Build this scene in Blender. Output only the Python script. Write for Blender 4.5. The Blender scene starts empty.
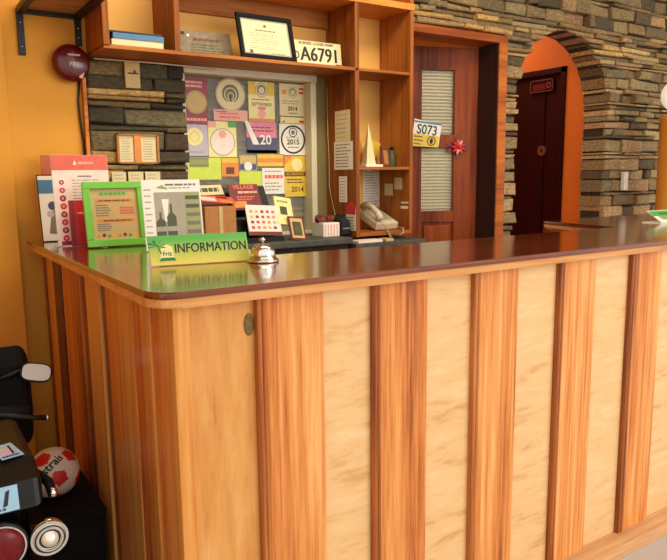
import bpy, bmesh, math, random
from mathutils import Matrix, Vector
random.seed(7)
PI = math.pi
S = bpy.context.scene
COL = S.collection

# ------------------------------------------------------------------ camera
CAM_H = 1.30
pitch, roll, yaw = math.radians(8.71), math.radians(0.66), math.radians(33.0)
Fv = Vector((math.sin(yaw)*math.cos(pitch), math.cos(yaw)*math.cos(pitch), -math.sin(pitch)))
R0 = Vector((math.cos(yaw), -math.sin(yaw), 0)); D0 = Fv.cross(R0)
Rv = R0*math.cos(roll) + D0*math.sin(roll); Dv = -R0*math.sin(roll) + D0*math.cos(roll)
cd = bpy.data.cameras.new('camera'); cam = bpy.data.objects.new('camera', cd); COL.objects.link(cam)
m = Matrix.Identity(4)
for i in range(3):
    m[i][0] = Rv[i]; m[i][1] = -Dv[i]; m[i][2] = -Fv[i]
m[2][3] = CAM_H
cam.matrix_world = m
cd.sensor_width = 36; cd.lens = 36*676/667; cd.clip_start = .02
S.camera = cam

# ------------------------------------------------------------------ world, lights, exposure
w = bpy.data.worlds.new('daylight'); S.world = w; w.use_nodes = True
bg = w.node_tree.nodes['Background']; bg.inputs[0].default_value = (1.0, .95, .88, 1); bg.inputs[1].default_value = 0.9
def area(name, loc, target, sx, sy, power, col):
    l = bpy.data.lights.new(name, 'AREA'); l.shape = 'RECTANGLE'; l.size = sx; l.size_y = sy; l.energy = power; l.color = col
    o = bpy.data.objects.new(name, l); COL.objects.link(o); o.location = loc
    o.rotation_euler = (Vector(target)-Vector(loc)).to_track_quat('-Z', 'Y').to_euler(); return o
area('open_front_daylight', (3.6, -2.6, 2.2), (1.8, 1.6, .6), 3.2, 2.2, 66, (1, .945, .87))
area('interior_fill_light', (1.5, 1.7, 2.70), (1.6, 2.5, 1.3), 1.6, .5, 25, (1, .88, .68))  # unseen warm fill, added to brighten the back wall and shelf
area('corridor_fill_light', (3.45, 3.9, 2.70), (3.6, 3.7, 0), .5, .5, 9, (1, .86, .64))  # unseen fill, added to brighten the orange wall behind the arch
S.view_settings.view_transform = 'Standard'; S.view_settings.look = 'None'
S.view_settings.exposure = 0.45; S.view_settings.gamma = 1; S.view_settings.use_curve_mapping = False

# ------------------------------------------------------------------ materials
def lin(c):
    return tuple(((v/255)/12.92 if v/255 <= .04045 else ((v/255+.055)/1.055)**2.4) for v in c) + (1,)
def newmat(name):
    mt = bpy.data.materials.new(name); mt.use_nodes = True
    nt = mt.node_tree; return mt, nt, nt.nodes['Principled BSDF']
def plain(name, rgb, rough=.6, metal=0, var=.06, scale=30, spec=.5, coat=0, bump=0):
    mt, nt, b = newmat(name)
    b.inputs['Roughness'].default_value = rough; b.inputs['Metallic'].default_value = metal
    b.inputs['Specular IOR Level'].default_value = spec; b.inputs['Coat Weight'].default_value = coat
    c = lin(rgb)
    tc = nt.nodes.new('ShaderNodeTexCoord'); n = nt.nodes.new('ShaderNodeTexNoise'); n.inputs['Scale'].default_value = scale; n.inputs['Detail'].default_value = 4
    nt.links.new(tc.outputs['Object'], n.inputs['Vector'])
    r = nt.nodes.new('ShaderNodeValToRGB'); e = r.color_ramp.elements
    e[0].position = .3; e[1].position = .7
    e[0].color = tuple(max(0, v*(1-var)) for v in c[:3])+(1,); e[1].color = tuple(min(1, v*(1+var)) for v in c[:3])+(1,)
    nt.links.new(n.outputs['Fac'], r.inputs['Fac']); nt.links.new(r.outputs['Color'], b.inputs['Base Color'])
    if bump:
        bp = nt.nodes.new('ShaderNodeBump'); bp.inputs['Strength'].default_value = bump; bp.inputs['Distance'].default_value = .01
        nt.links.new(n.outputs['Fac'], bp.inputs['Height']); nt.links.new(bp.outputs['Normal'], b.inputs['Normal'])
    return mt
def wood(name, stops, rough=.4, axis='z', fine=60, stretch=.05, coat=0.0, big=4, rnd=.25, spec=.3):
    """grain stretched along one axis; per-board shift through object random"""
    mt, nt, b = newmat(name); L = nt.links
    b.inputs['Roughness'].default_value = rough; b.inputs['Specular IOR Level'].default_value = spec; b.inputs['Coat Weight'].default_value = coat; b.inputs['Coat Roughness'].default_value = .12
    tc = nt.nodes.new('ShaderNodeTexCoord'); oi = nt.nodes.new('ShaderNodeObjectInfo')
    add = nt.nodes.new('ShaderNodeVectorMath'); add.operation = 'MULTIPLY_ADD'
    mp = nt.nodes.new('ShaderNodeMapping')
    s = [1, 1, 1]; s['xyz'.index(axis)] = stretch; mp.inputs['Scale'].default_value = s
    L.new(oi.outputs['Random'], add.inputs[0]); add.inputs[1].default_value = (37, 19, 53)
    L.new(tc.outputs['Object'], add.inputs[2]); L.new(add.outputs[0], mp.inputs['Vector'])
    n1 = nt.nodes.new('ShaderNodeTexNoise'); n1.inputs['Scale'].default_value = fine; n1.inputs['Detail'].default_value = 6; n1.inputs['Roughness'].default_value = .65
    n2 = nt.nodes.new('ShaderNodeTexNoise'); n2.inputs['Scale'].default_value = big; n2.inputs['Detail'].default_value = 3; n2.inputs['Distortion'].default_value = .6
    L.new(mp.outputs[0], n1.inputs['Vector']); L.new(mp.outputs[0], n2.inputs['Vector'])
    mx = nt.nodes.new('ShaderNodeMath'); mx.operation = 'MULTIPLY_ADD'; mx.inputs[1].default_value = .55
    ml = nt.nodes.new('ShaderNodeMath'); ml.operation = 'MULTIPLY'; ml.inputs[1].default_value = .45
    L.new(n1.outputs['Fac'], mx.inputs[0]); L.new(n2.outputs['Fac'], ml.inputs[0]); L.new(ml.outputs[0], mx.inputs[2])
    ad = nt.nodes.new('ShaderNodeMath'); ad.operation = 'MULTIPLY_ADD'; ad.inputs[1].default_value = rnd*.4
    sb = nt.nodes.new('ShaderNodeMath'); sb.operation = 'SUBTRACT'; sb.inputs[1].default_value = .5
    L.new(oi.outputs['Random'], sb.inputs[0]); L.new(sb.outputs[0], ad.inputs[0]); L.new(mx.outputs[0], ad.inputs[2])
    r = nt.nodes.new('ShaderNodeValToRGB'); e = r.color_ramp.elements
    pos = [.36 + .28*i/(len(stops)-1) for i in range(len(stops))]
    while len(e) < len(stops): e.new(.5)
    for i, c in enumerate(stops): e[i].position = pos[i]; e[i].color = lin(c)
    L.new(ad.outputs[0], r.inputs['Fac']); L.new(r.outputs['Color'], b.inputs['Base Color'])
    bp = nt.nodes.new('ShaderNodeBump'); bp.inputs['Strength'].default_value = .12; bp.inputs['Distance'].default_value = .004
    L.new(n1.outputs['Fac'], bp.inputs['Height']); L.new(bp.outputs['Normal'], b.inputs['Normal'])
    return mt
def stonemat(name, gain=1.0):
    mt, nt, b = newmat(name); L = nt.links; b.inputs['Roughness'].default_value = .75
    at = nt.nodes.new('ShaderNodeAttribute'); at.attribute_name = 'tone'
    tc = nt.nodes.new('ShaderNodeTexCoord'); n = nt.nodes.new('ShaderNodeTexNoise'); n.inputs['Scale'].default_value = 45; n.inputs['Detail'].default_value = 7; n.inputs['Roughness'].default_value = .7
    mp = nt.nodes.new('ShaderNodeMapping'); mp.inputs['Scale'].default_value = (1, 1, 2.2)
    L.new(tc.outputs['Object'], mp.inputs[0]); L.new(mp.outputs[0], n.inputs['Vector'])
    r = nt.nodes.new('ShaderNodeValToRGB'); e = r.color_ramp.elements; e[0].position = .3; e[0].color = (.35*gain, .34*gain, .32*gain, 1); e[1].position = .72; e[1].color = (1.5*gain, 1.45*gain, 1.35*gain, 1)
    L.new(n.outputs['Fac'], r.inputs['Fac'])
    mx = nt.nodes.new('ShaderNodeMix'); mx.data_type = 'RGBA'; mx.blend_type = 'MULTIPLY'; mx.inputs[0].default_value = 1
    L.new(at.outputs['Color'], mx.inputs[6]); L.new(r.outputs['Color'], mx.inputs[7]); L.new(mx.outputs[2], b.inputs['Base Color'])
    bp = nt.nodes.new('ShaderNodeBump'); bp.inputs['Strength'].default_value = .7; bp.inputs['Distance'].default_value = .012
    L.new(n.outputs['Fac'], bp.inputs['Height']); L.new(bp.outputs['Normal'], b.inputs['Normal'])
    return mt
def gradz(name, c0, c1, z0, z1, rough=.35):
    mt, nt, b = newmat(name); L = nt.links; b.inputs['Roughness'].default_value = rough
    tc = nt.nodes.new('ShaderNodeTexCoord'); sx = nt.nodes.new('ShaderNodeSeparateXYZ'); mr = nt.nodes.new('ShaderNodeMapRange')
    mr.inputs[1].default_value = z0; mr.inputs[2].default_value = z1
    r = nt.nodes.new('ShaderNodeValToRGB'); r.color_ramp.elements[0].color = lin(c0); r.color_ramp.elements[1].color = lin(c1)
    L.new(tc.outputs['Object'], sx.inputs[0]); L.new(sx.outputs[2], mr.inputs[0]); L.new(mr.outputs[0], r.inputs[0]); L.new(r.outputs[0], b.inputs['Base Color'])
    return mt
def glassmat(name, tint=(.93, .97, .93), alpha=.08):
    mt, nt, b = newmat(name); b.inputs['Base Color'].default_value = tint+(1,); b.inputs['Roughness'].default_value = .03
    b.inputs['Alpha'].default_value = alpha; return mt

M = dict(
    yellow=plain('yellow_plaster', (230, 163, 54), .75, var=.07, scale=5, bump=.05),
    orange=plain('orange_plaster', (222, 116, 24), .75, var=.04, scale=5),
    mortar=plain('dark_mortar', (58, 48, 34), .95, var=.3, scale=40),
    olive=plain('olive_plaster', (142, 128, 78), .8, var=.06, scale=6),
    ceil=plain('ceiling_boards', (196, 180, 150), .8),
    floor=plain('grey_concrete', (196, 186, 178), .6, var=.08, scale=9),
    stone=stonemat('ledge_stone'),
    batten=wood('reddish_plank', [(150, 76, 30), (204, 120, 54), (226, 150, 80), (238, 178, 108)], .42, fine=80, stretch=.03, big=9, coat=.15, rnd=.15),
    side=wood('varnished_side_plank', [(118, 50, 16), (192, 98, 38), (214, 124, 56), (228, 156, 84)], .4, fine=60, stretch=.035, big=7, coat=.25, rnd=.6),
    sidelight=wood('honey_side_plank', [(168, 92, 32), (214, 140, 62), (230, 168, 90)], .4, fine=60, stretch=.035, big=7, coat=.25, rnd=.3),
    sidedark=wood('dark_side_plank', [(72, 28, 8), (122, 54, 18), (156, 80, 32)], .4, fine=60, stretch=.035, big=7, coat=.25, rnd=.3),
    honey=wood('honey_panel', [(168, 100, 38), (208, 140, 68), (218, 156, 84), (228, 172, 104)], .4, fine=26, stretch=.16, big=3, coat=.2, rnd=.1),
    ply=wood('pale_plywood', [(212, 160, 100), (228, 184, 126), (231, 190, 134), (236, 200, 148)], .4, axis='x', fine=46, stretch=.22, big=16, coat=.2, rnd=.1),
    mould=wood('moulding_wood', [(104, 48, 16), (168, 92, 36), (206, 132, 66)], .4, fine=70, stretch=.03, coat=.2, rnd=.2),
    top=wood('glossy_dark_top', [(72, 28, 12), (108, 48, 22), (136, 66, 32)], .16, axis='x', fine=40, stretch=.06, coat=.9, big=5, rnd=.1),
    edge=wood('pale_edging', [(170, 102, 46), (208, 142, 76), (226, 168, 104)], .4, axis='x', fine=50, stretch=.05, coat=.3, rnd=.1),
    sill=wood('raw_sill_board', [(196, 142, 92), (222, 172, 120), (232, 192, 146)], .6, axis='x', fine=40, stretch=.06, rnd=.1),
    shelf=wood('shelf_wood', [(106, 52, 14), (158, 90, 32), (186, 116, 50)], .5, axis='x', fine=50, stretch=.06, rnd=.2, spec=.2),
    shelfv=wood('shelf_wood_upright', [(110, 54, 14), (158, 90, 32), (184, 114, 48)], .5, axis='z', fine=50, stretch=.06, rnd=.2, spec=.2),
    fascia=wood('orange_fascia', [(180, 100, 30), (216, 134, 48), (230, 154, 66)], .45, axis='x', fine=50, stretch=.06, rnd=.1),
    shelfback=plain('shelf_back_paint', (236, 180, 88), .7, var=.05, scale=6),
    jamb=wood('shaded_jamb', [(34, 14, 8), (52, 22, 12), (64, 28, 14)], .55, axis='z', fine=50, stretch=.05, rnd=.1),  # near-black tones put the shade inside the door frame into the wood colour
    door=wood('door_mahogany', [(96, 36, 10), (140, 62, 20), (162, 80, 30)], .5, axis='z', fine=50, stretch=.05, spec=.2, rnd=.1),
    frame=wood('door_frame_wood', [(140, 66, 20), (190, 102, 38), (208, 124, 52)], .5, spec=.2, axis='x', fine=50, stretch=.06, rnd=.1),
    darkdoor=wood('maroon_door', [(30, 3, 3), (46, 7, 6), (56, 10, 8)], .5, spec=.15, fine=40, stretch=.05, rnd=.1),
    glass=glassmat('clear_glass'),
    white=plain('white_paper', (238, 232, 216), .6, var=.02), cream=plain('cream_paper', (226, 212, 160), .6, var=.04),
    whiteframe=plain('white_window_frame', (214, 206, 172), .45, var=.03),
    slat=plain('olive_slat', (128, 112, 48), .9, spec=.1), blind=plain('cream_blind', (206, 190, 140), .55, var=.05),
    black=plain('black_plastic', (12, 11, 11), .36, var=.2, spec=.3), blackm=plain('black_metal', (26, 24, 22), .5, var=.2),
    matte=plain('matte_black_plastic', (12, 11, 11), .7, var=.2, spec=.2), rubber=plain('rubber', (18, 18, 18), .8), chrome=plain('chrome', (225, 225, 222), .12, 1, var=.02),
    steel=plain('brushed_steel', (205, 198, 182), .22, 1, var=.04),
    silver=plain('mirror_glass', (225, 228, 230), .08, 0, var=.01, spec=.8), lens=plain('clear_lens', (232, 226, 214), .15, .35),
    redlens=plain('red_lens', (104, 10, 18), .3, var=.35, scale=120, coat=.05, spec=.3),
    maroon=plain('maroon_enamel', (92, 12, 20), .3, coat=.4), burg=plain('maroon_print', (150, 28, 46), .45),
    ink=plain('black_ink', (22, 20, 20), .6), grey=plain('grey_ink', (120, 116, 104), .7), midgrey=plain('light_grey_ink', (168, 160, 138), .7),
    pink=plain('pink_print', (236, 170, 150), .5), pinker=plain('rose_print', (222, 130, 150), .5), lav=plain('lavender_print', (190, 178, 190), .5),
    navy=plain('navy_print', (72, 74, 108), .5), lime=plain('lime_print', (206, 222, 70), .5), green=plain('green_frame', (112, 196, 46), .4, coat=.2),
    dgreen=plain('dark_green_print', (30, 120, 62), .5), mgreen=plain('leaf_green_print', (84, 168, 70), .5), paleyel=plain('pale_yellow_print', (240, 226, 150), .5),
    yel=plain('yellow_print', (226, 190, 52), .5), org=plain('orange_print', (226, 140, 52), .5), red=plain('red_print', (206, 40, 44), .45),
    coral=plain('coral_print', (226, 98, 74), .5), blush=plain('blush_print', (244, 222, 206), .55), blue=plain('blue_print', (70, 122, 160), .45),
    sky=plain('light_blue_print', (150, 190, 214), .45), brown=plain('brown_print', (112, 62, 34), .6), card=plain('cardboard', (182, 124, 68), .8, var=.08, scale=60),
    olivep=plain('olive_print', (152, 156, 92), .55), darkolive=plain('dark_olive_print', (72, 80, 50), .55), acry=glassmat('clear_acrylic', (.95, .95, .95), .14),
    phone=plain('beige_phone_plastic', (206, 192, 160), .4, var=.03), cord=plain('pale_cord', (190, 170, 130), .6), mahog=plain('dark_red_card', (112, 26, 24), .5),
    ballw=plain('ball_white', (226, 214, 196), .45, var=.04), ballr=plain('ball_red', (214, 34, 30), .45), globe=plain('white_globe_glass', (244, 238, 220), .3, var=.01),
    slate=plain('slate_top', (72, 72, 60), .55, var=.3, scale=25), knot=plain('dark_knot', (112, 88, 42), .55, var=.35, scale=120),
    infog=gradz('green_to_yellow_print', (226, 208, 84), (88, 174, 66), .008, .066), tan=plain('tan_paper', (206, 176, 112), .6, var=.05),
    foldc=plain('brown_orange_folder', (186, 92, 50), .5),
    plywood=wood('ply_underside', [(150, 104, 60), (184, 138, 88), (204, 160, 110)], .6, axis='x', fine=30, stretch=.2), crate=plain('dark_crate', (13, 12, 12), .75, var=.2, spec=.2),
    stonegrey=plain('engraved_stone', (132, 118, 92), .7, var=.22, scale=40, bump=.2),
)
# soft, slightly lit lamp glass
gm = M['globe'].node_tree.nodes['Principled BSDF']; gm.inputs['Emission Color'].default_value = (1, .93, .78, 1); gm.inputs['Emission Strength'].default_value = .35

# ------------------------------------------------------------------ mesh helpers
def fr(o, u, v):
    """frame at o: local x -> u, local y -> v, local z -> u x v"""
    u = Vector(u).normalized(); v = Vector(v); n = u.cross(v).normalized(); v = n.cross(u)
    r = Matrix.Identity(4)
    for i in range(3): r[i][0] = u[i]; r[i][1] = v[i]; r[i][2] = n[i]; r[i][3] = o[i]
    return r
def wallf(x, y, z): return fr((x, y, z), (1, 0, 0), (0, 0, 1))      # sheet facing -y (towards the camera side)
T = Matrix.Translation
class MB:
    def __init__(s): s.bm = bmesh.new(); s.mats = []
    def mi(s, mt):
        mt = M[mt] if isinstance(mt, str) else mt
        if mt not in s.mats: s.mats.append(mt)
        return s.mats.index(mt)
    def merge(s, b2, mt, X=None, smooth=False):
        k = s.mi(mt); vm = {}
        for v in b2.verts: vm[v] = s.bm.verts.new(X @ v.co if X else v.co)
        flip = X is not None and X.determinant() < 0
        for f in b2.faces:
            vs = [vm[v] for v in f.verts]
            if flip: vs.reverse()
            try: nf = s.bm.faces.new(vs)
            except ValueError: continue
            nf.material_index = k; nf.smooth = smooth
        b2.free(); return s
    def box(s, a, b, mt, bev=0, X=None, seg=2):
        b2 = bmesh.new(); bmesh.ops.create_cube(b2, size=1)
        for v in b2.verts: v.co = Vector([(a[i]+b[i])/2 + v.co[i]*(b[i]-a[i]) for i in range(3)])
        if bev: bmesh.ops.bevel(b2, geom=b2.edges[:], offset=bev, segments=seg, affect='EDGES', profile=.6)
        return s.merge(b2, mt, X)
    def prism(s, pts, z0, z1, mt, X=None, bev=0, seg=2, smooth=False):
        b2 = bmesh.new(); lo = [b2.verts.new((p[0], p[1], z0)) for p in pts]; hi = [b2.verts.new((p[0], p[1], z1)) for p in pts]
        area2 = sum(pts[i-1][0]*pts[i][1]-pts[i][0]*pts[i-1][1] for i in range(len(pts)))
        if area2 < 0: lo.reverse(); hi.reverse()
        n = len(pts)
        b2.faces.new(lo[::-1]); b2.faces.new(hi)
        for i in range(n): b2.faces.new((lo[i-1], lo[i], hi[i], hi[i-1]))
        if bev:
            es = [e for e in b2.edges if abs(e.verts[0].co.z-e.verts[1].co.z) < 1e-7]
            bmesh.ops.bevel(b2, geom=es, offset=bev, segments=seg, affect='EDGES', profile=.5)
        return s.merge(b2, mt, X, smooth)
    def disc(s, x, y, r, z0, z1, mt, X=None, n=28, ry=None):
        return s.prism([(x+r*math.cos(2*PI*i/n), y+(ry or r)*math.sin(2*PI*i/n)) for i in range(n)], z0, z1, mt, X)
    def ring(s, x, y, r0, r1, z0, z1, mt, X=None, n=32):
        b2 = bmesh.new(); R = []
        for (r, z) in ((r0, z0), (r1, z0), (r1, z1), (r0, z1)):
            R.append([b2.verts.new((x+r*math.cos(2*PI*i/n), y+r*math.sin(2*PI*i/n), z)) for i in range(n)])
        for k in range(4):
            a, b = R[k], R[(k+1) % 4]
            for i in range(n): b2.faces.new((a[i], a[(i+1) % n], b[(i+1) % n], b[i]))
        return s.merge(b2, mt, X)
    def lathe(s, prof, mt, X=None, n=32, smooth=True):
        b2 = bmesh.new(); rows = []
        for r, z in prof:
            rows.append([b2.verts.new((0, 0, z))] if r < 1e-6 else [b2.verts.new((r*math.cos(2*PI*i/n), r*math.sin(2*PI*i/n), z)) for i in range(n)])
        for a, b in zip(rows, rows[1:]):
            for i in range(n):
                j = (i+1) % n
                if len(a) == 1 and len(b) == 1: continue
                if len(a) == 1: b2.faces.new((a[0], b[j], b[i]))
                elif len(b) == 1: b2.faces.new((a[i], a[j], b[0]))
                else: b2.faces.new((a[i], a[j], b[j], b[i]))
        return s.merge(b2, mt, X, smooth)
    def tube(s, pts, r, mt, n=10, X=None):
        pts = [Vector(p) for p in pts]; b2 = bmesh.new(); rings = []; rs = r if isinstance(r, (list, tuple)) else [r]*len(pts)
        up = Vector((0, 0, 1))
        for i, p in enumerate(pts):
            d = (pts[min(i+1, len(pts)-1)]-pts[max(i-1, 0)]).normalized()
            a = d.cross(up) if abs(d.dot(up)) < .95 else d.cross(Vector((1, 0, 0)))
            a.normalize(); b = d.cross(a)
            rings.append([b2.verts.new(p+rs[i]*(a*math.cos(2*PI*k/n)+b*math.sin(2*PI*k/n))) for k in range(n)])
        for a, b in zip(rings, rings[1:]):
            for k in range(n): b2.faces.new((a[k], a[(k+1) % n], b[(k+1) % n], b[k]))
        b2.faces.new(rings[0]); b2.faces.new(rings[-1][::-1])
        return s.merge(b2, mt, X, True)
    def sphere(s, c, r, mt, X=None, n=24, sc=(1, 1, 1)):
        b2 = bmesh.new(); bmesh.ops.create_uvsphere(b2, u_segments=n, v_segments=n//2, radius=r)
        for v in b2.verts: v.co = Vector((v.co.x*sc[0]+c[0], v.co.y*sc[1]+c[1], v.co.z*sc[2]+c[2]))
        return s.merge(b2, mt, X, True)
    def text(s, t, size, mt, X, sx=1.0, depth=.0006, bold=0):
        cu = bpy.data.curves.new('t', 'FONT'); cu.body = t; cu.size = size; cu.align_x = 'CENTER'; cu.align_y = 'CENTER'; cu.extrude = depth; cu.offset = bold; cu.resolution_u = 3
        o = bpy.data.objects.new('t', cu); COL.objects.link(o)
        me = bpy.data.meshes.new_from_object(o.evaluated_get(bpy.context.evaluated_depsgraph_get()))
        b2 = bmesh.new(); b2.from_mesh(me); bpy.data.objects.remove(o); bpy.data.curves.remove(cu); bpy.data.meshes.remove(me)
        for v in b2.verts: v.co.x *= sx
        return s.merge(b2, mt, X)
    def lines(s, x0, x1, ys, h, mt, X, z=.0012, jag=True, seed=1):
        """rows of small print: short bars of uneven length"""
        rr = random.Random(seed)
        for y in ys:
            x = x0; end = x1 - (rr.random()*.3*(x1-x0) if jag else 0)
            while x < end:
                l = (x1-x0)*rr.uniform(.1, .28); s.box((x, y-h/2, 0), (min(x+l, end), y+h/2, z), mt, X=X); x += l+(x1-x0)*.035
        return s
    def build(s, name, parent=None, kind=None):
        if parent is not None:
            inv = parent['_inv'] if False else Matrix.Translation(-Vector(WLOC.get(parent.name, (0, 0, 0))))
            s.bm.transform(inv)
        bmesh.ops.recalc_face_normals(s.bm, faces=s.bm.faces)
        me = bpy.data.meshes.new(name); s.bm.to_mesh(me); s.bm.free()
        for mt in s.mats: me.materials.append(mt)
        o = bpy.data.objects.new(name, me); COL.objects.link(o)
        if parent is not None: o.parent = parent; WLOC[o.name] = WLOC.get(parent.name, (0, 0, 0))
        if kind: o['kind'] = kind
        return o
WLOC = {}
def thing(name, label, cat, loc, group=None):
    o = bpy.data.objects.new(name, None); COL.objects.link(o); o.location = loc; WLOC[o.name] = tuple(loc); o.empty_display_size = .05
    return tag(o, label, cat, group)
def tag(o, label, cat, group=None):
    o['label'] = label; o['category'] = cat
    if group: o['group'] = group
    return o
def single(mb, name, label, cat, origin, group=None):
    """one-mesh thing with its origin moved to its base"""
    mb.bm.transform(T(-Vector(origin))); o = mb.build(name); o.location = origin; WLOC[o.name] = tuple(origin)
    return tag(o, label, cat, group)

W = 2.80          # plaster face of the back wall
SF = 2.765        # average face of the stone cladding
ZT = 1.075        # counter top

# ------------------------------------------------------------------ shell
MB().box((-4, -7, -.1), (9, 7, 0), 'floor').build('floor', kind='structure')
MB().box((-2.6, .9, 2.75), (6.6, 6.2, 2.85), 'ceil').build('ceiling', kind='structure')
def ell(n=24, x0=3.06, x1=3.92, zs=1.70, h=.45):
    return [((x0+x1)/2-(x1-x0)/2*math.cos(PI*i/n), zs+h*math.sin(PI*i/n)) for i in range(n+1)]
XZ = fr((0, W+.15, 0), (1, 0, 0), (0, 0, 1))     # local (x,z), extrudes towards -y from y = W+.15
wb = MB()
wb.box((-2.5, W, 0), (.674, W+.15, 2.75), 'yellow'); wb.box((.674, W, 0), (1.07, W+.15, 1.764), 'mortar'); wb.box((.674, W, 1.764), (1.07, W+.15, 2.75), 'yellow'); wb.box((1.07, W, 0), (1.70, W+.15, .98), 'yellow'); wb.box((1.07, W, 1.765), (1.70, W+.15, 2.75), 'yellow')
wb.box((1.70, W, 0), (1.80, W+.15, 1.765), 'olive'); wb.box((1.70, W, 1.765), (1.80, W+.15, 2.75), 'yellow'); wb.box((1.80, W, 0), (2.14, W+.15, 1.02), 'olive'); wb.box((1.80, W, 1.02), (2.14, W+.15, 2.75), 'yellow')
wb.box((2.14, W, 2.03), (2.95, W+.15, 2.75), 'mortar'); wb.box((2.14, W, 0), (2.20, W+.15, 2.03), 'mortar')
arch = ell()
wb.box((2.95, W, 0), (3.06, W+.15, 2.75), 'mortar')
wb.prism([(3.06, 2.75)]+[(3.06, 1.70)]+arch[1:-1]+[(3.92, 1.70), (3.92, 2.75)], 0, .15, 'mortar', XZ)
wb.box((3.92, W, 0), (5.9, W+.15, 2.75), 'mortar')
wall_back = wb.build('wall_back', kind='structure')
MB().box((-2.5, W-.04, 0), (.39, W, 2.75), 'yellow', bev=.004).build('wall_left', kind='structure')
MB().box((-.75, .9, 0), (-.65, W+.15, 2.75), 'yellow').build('wall_left_return', kind='structure')
# corridor behind the arch
c = MB(); c.box((3.96, W+.15, 0), (4.06, 3.135, 2.75), 'orange'); c.box((3.96, 3.135, 2.03), (4.06, 3.99, 2.75), 'orange'); c.box((3.96, 3.99, 0), (4.06, 5.4, 2.75), 'orange')
c.build('wall_corridor_right', kind='structure')
MB().box((2.95, W+.15, 0), (3.02, 5.4, 2.75), 'orange').build('wall_corridor_left', kind='structure')
MB().box((2.95, 5.4, 0), (4.06, 5.5, 2.75), 'orange').build('wall_corridor_end', kind='structure')
# room behind the half open door
MB().box((1.8, 4.3, 0), (2.95, 4.4, 2.75), 'olive').build('wall_inner_room', kind='structure')

# ------------------------------------------------------------------ stone cladding: ledge stones in uneven courses
def xr_arch(z):
    if z < 1.70: return (3.06, 3.92)
    if z >= 2.15: return None
    d = .43*math.sqrt(max(0, 1-((z-1.70)/.45)**2)); return (3.49-d, 3.49+d)
def stones(x0, x1, z0, z1, palette, holes=(), use_arch=False, rowh=(.028, .085), rng=3, lmin=.06, lmax=.26, face=SF, back=W+.002, amp=.024, hf=None):
    rr = random.Random(rng); mb = MB(); tones = []
    k = mb.mi('stone'); z = z0
    while z < z1-.012:
        h = rr.uniform(*rowh) if rr.random() > .3 else rr.uniform(.016, .028)
        if use_arch and 1.93 < z < 2.16: h = min(h, .03)
        if z+h > z1-.02: h = z1-z
        za, zb = z+.003, z+h-.003
        spans = [(x0, x0, x1, x1)]        # left at bottom, left at top, right at bottom, right at top
        cuts = []
        for (hx0, hx1, hz0, hz1) in holes:
            if zb > hz0 and za < hz1: cuts.append((hx0, hx0, hx1, hx1))
        if use_arch:
            a, b = xr_arch(za), xr_arch(zb)
            if a: b = b or (3.49, 3.49); cuts.append((a[0], b[0], a[1], b[1]))
        for c in cuts:
            ns = []
            for s_ in spans:
                if c[2] <= s_[0] or c[0] >= s_[2]: ns.append(s_); continue
                if c[0] > s_[0]+.01: ns.append((s_[0], s_[1], c[0], c[1]))
                if c[2] < s_[2]-.01: ns.append((c[2], c[3], s_[2], s_[3]))
            spans = ns
        for (lb, lt, rb, rt) in spans:
            xs = [0.0]; Wd = max(rb, rt)-min(lb, lt); pos = 0
            while True:
                l = rr.uniform(lmin, lmax)*(1 if h > .03 else 1.4)
                if Wd-pos-l < .06: break
                pos += l; xs.append(pos/Wd)
            xs.append(1.0)
            for i in range(len(xs)-1):
                t0, t1 = xs[i], xs[i+1]
                f_lo = lambda t: lb+(rb-lb)*t
                f_hi = lambda t: lt+(rt-lt)*t
                if i > 0: pass
                # vertical joints inside a course, slanted ends only at openings
                b0 = lb if i == 0 else min(lb, lt)+Wd*t0; t_0 = lt if i == 0 else b0
                b1 = rb if i == len(xs)-2 else min(lb, lt)+Wd*t1; t_1 = rt if i == len(xs)-2 else b1
                g = .0025
                endL = i == 0 and lb > x0+.02; endR = i == len(xs)-2 and rb < x1-.02
                jl = rr.uniform(-.012, .006) if endL else 0; jr = rr.uniform(-.006, .012) if endR else 0
                fy = face+rr.uniform(-amp, amp); by = W+.155 if ((endL or endR) and use_arch and (abs(lb-3.92) < .45 or abs(rb-3.06) < .45)) else back
                q = [(b0+g-jl, za), (b1-g-jr*-1*0-g*0+(jr if endR else 0), za), (t_1-g+(jr if endR else 0), zb), (t_0+g-jl, zb)]
                if endL: q[0] = (b0+rr.uniform(-.012, .003), za); q[3] = (t_0+rr.uniform(-.012, .003), zb)
                if endR: q[1] = (b1+rr.uniform(-.003, .012), za); q[2] = (t_1+rr.uniform(-.003, .012), zb)
                b2 = bmesh.new()
                jz = min(.007, h*.16)
                q = [(p[0]+(rr.uniform(-.004, .004) if not (endL or endR) else 0), p[1]+rr.uniform(-jz, jz)) for p in q]
                fv = [b2.verts.new((p[0], fy+rr.uniform(-.007, .007), p[1])) for p in q]; bv = [b2.verts.new((p[0], by, p[1])) for p in q]
                b2.faces.new(fv); b2.faces.new(bv[::-1])
                for a in range(4): b2.faces.new((fv[a], bv[a], bv[(a+1) % 4], fv[(a+1) % 4]))
                bmesh.ops.recalc_face_normals(b2, faces=b2.faces[:])
                bmesh.ops.bevel(b2, geom=[e for e in b2.edges if all(v in fv for v in e.verts)], offset=min(.006, h*.18), segments=1, affect='EDGES')
                col = rr.choice(palette) if h > .031 else rr.choice(palette + [(192, 162, 100), (178, 142, 84)])
                v_ = rr.uniform(.72, 1.28); nfaces = len(b2.faces)
                mb.merge(b2, 'stone'); c_ = lin(tuple(min(255, x*v_) for x in col)); tones += [c_]*nfaces
        z += h
    ob = mb.build('stone_cladding', wall_back, None)
    at = ob.data.attributes.new('tone', 'FLOAT_COLOR', 'FACE')
    for i, c_ in enumerate(tones): at.data[i].color = c_
    return ob
warm = [(164, 140, 96), (142, 118, 78), (178, 154, 108), (126, 106, 72), (152, 124, 86), (168, 134, 94), (144, 128, 92), (116, 98, 66)]
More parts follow.
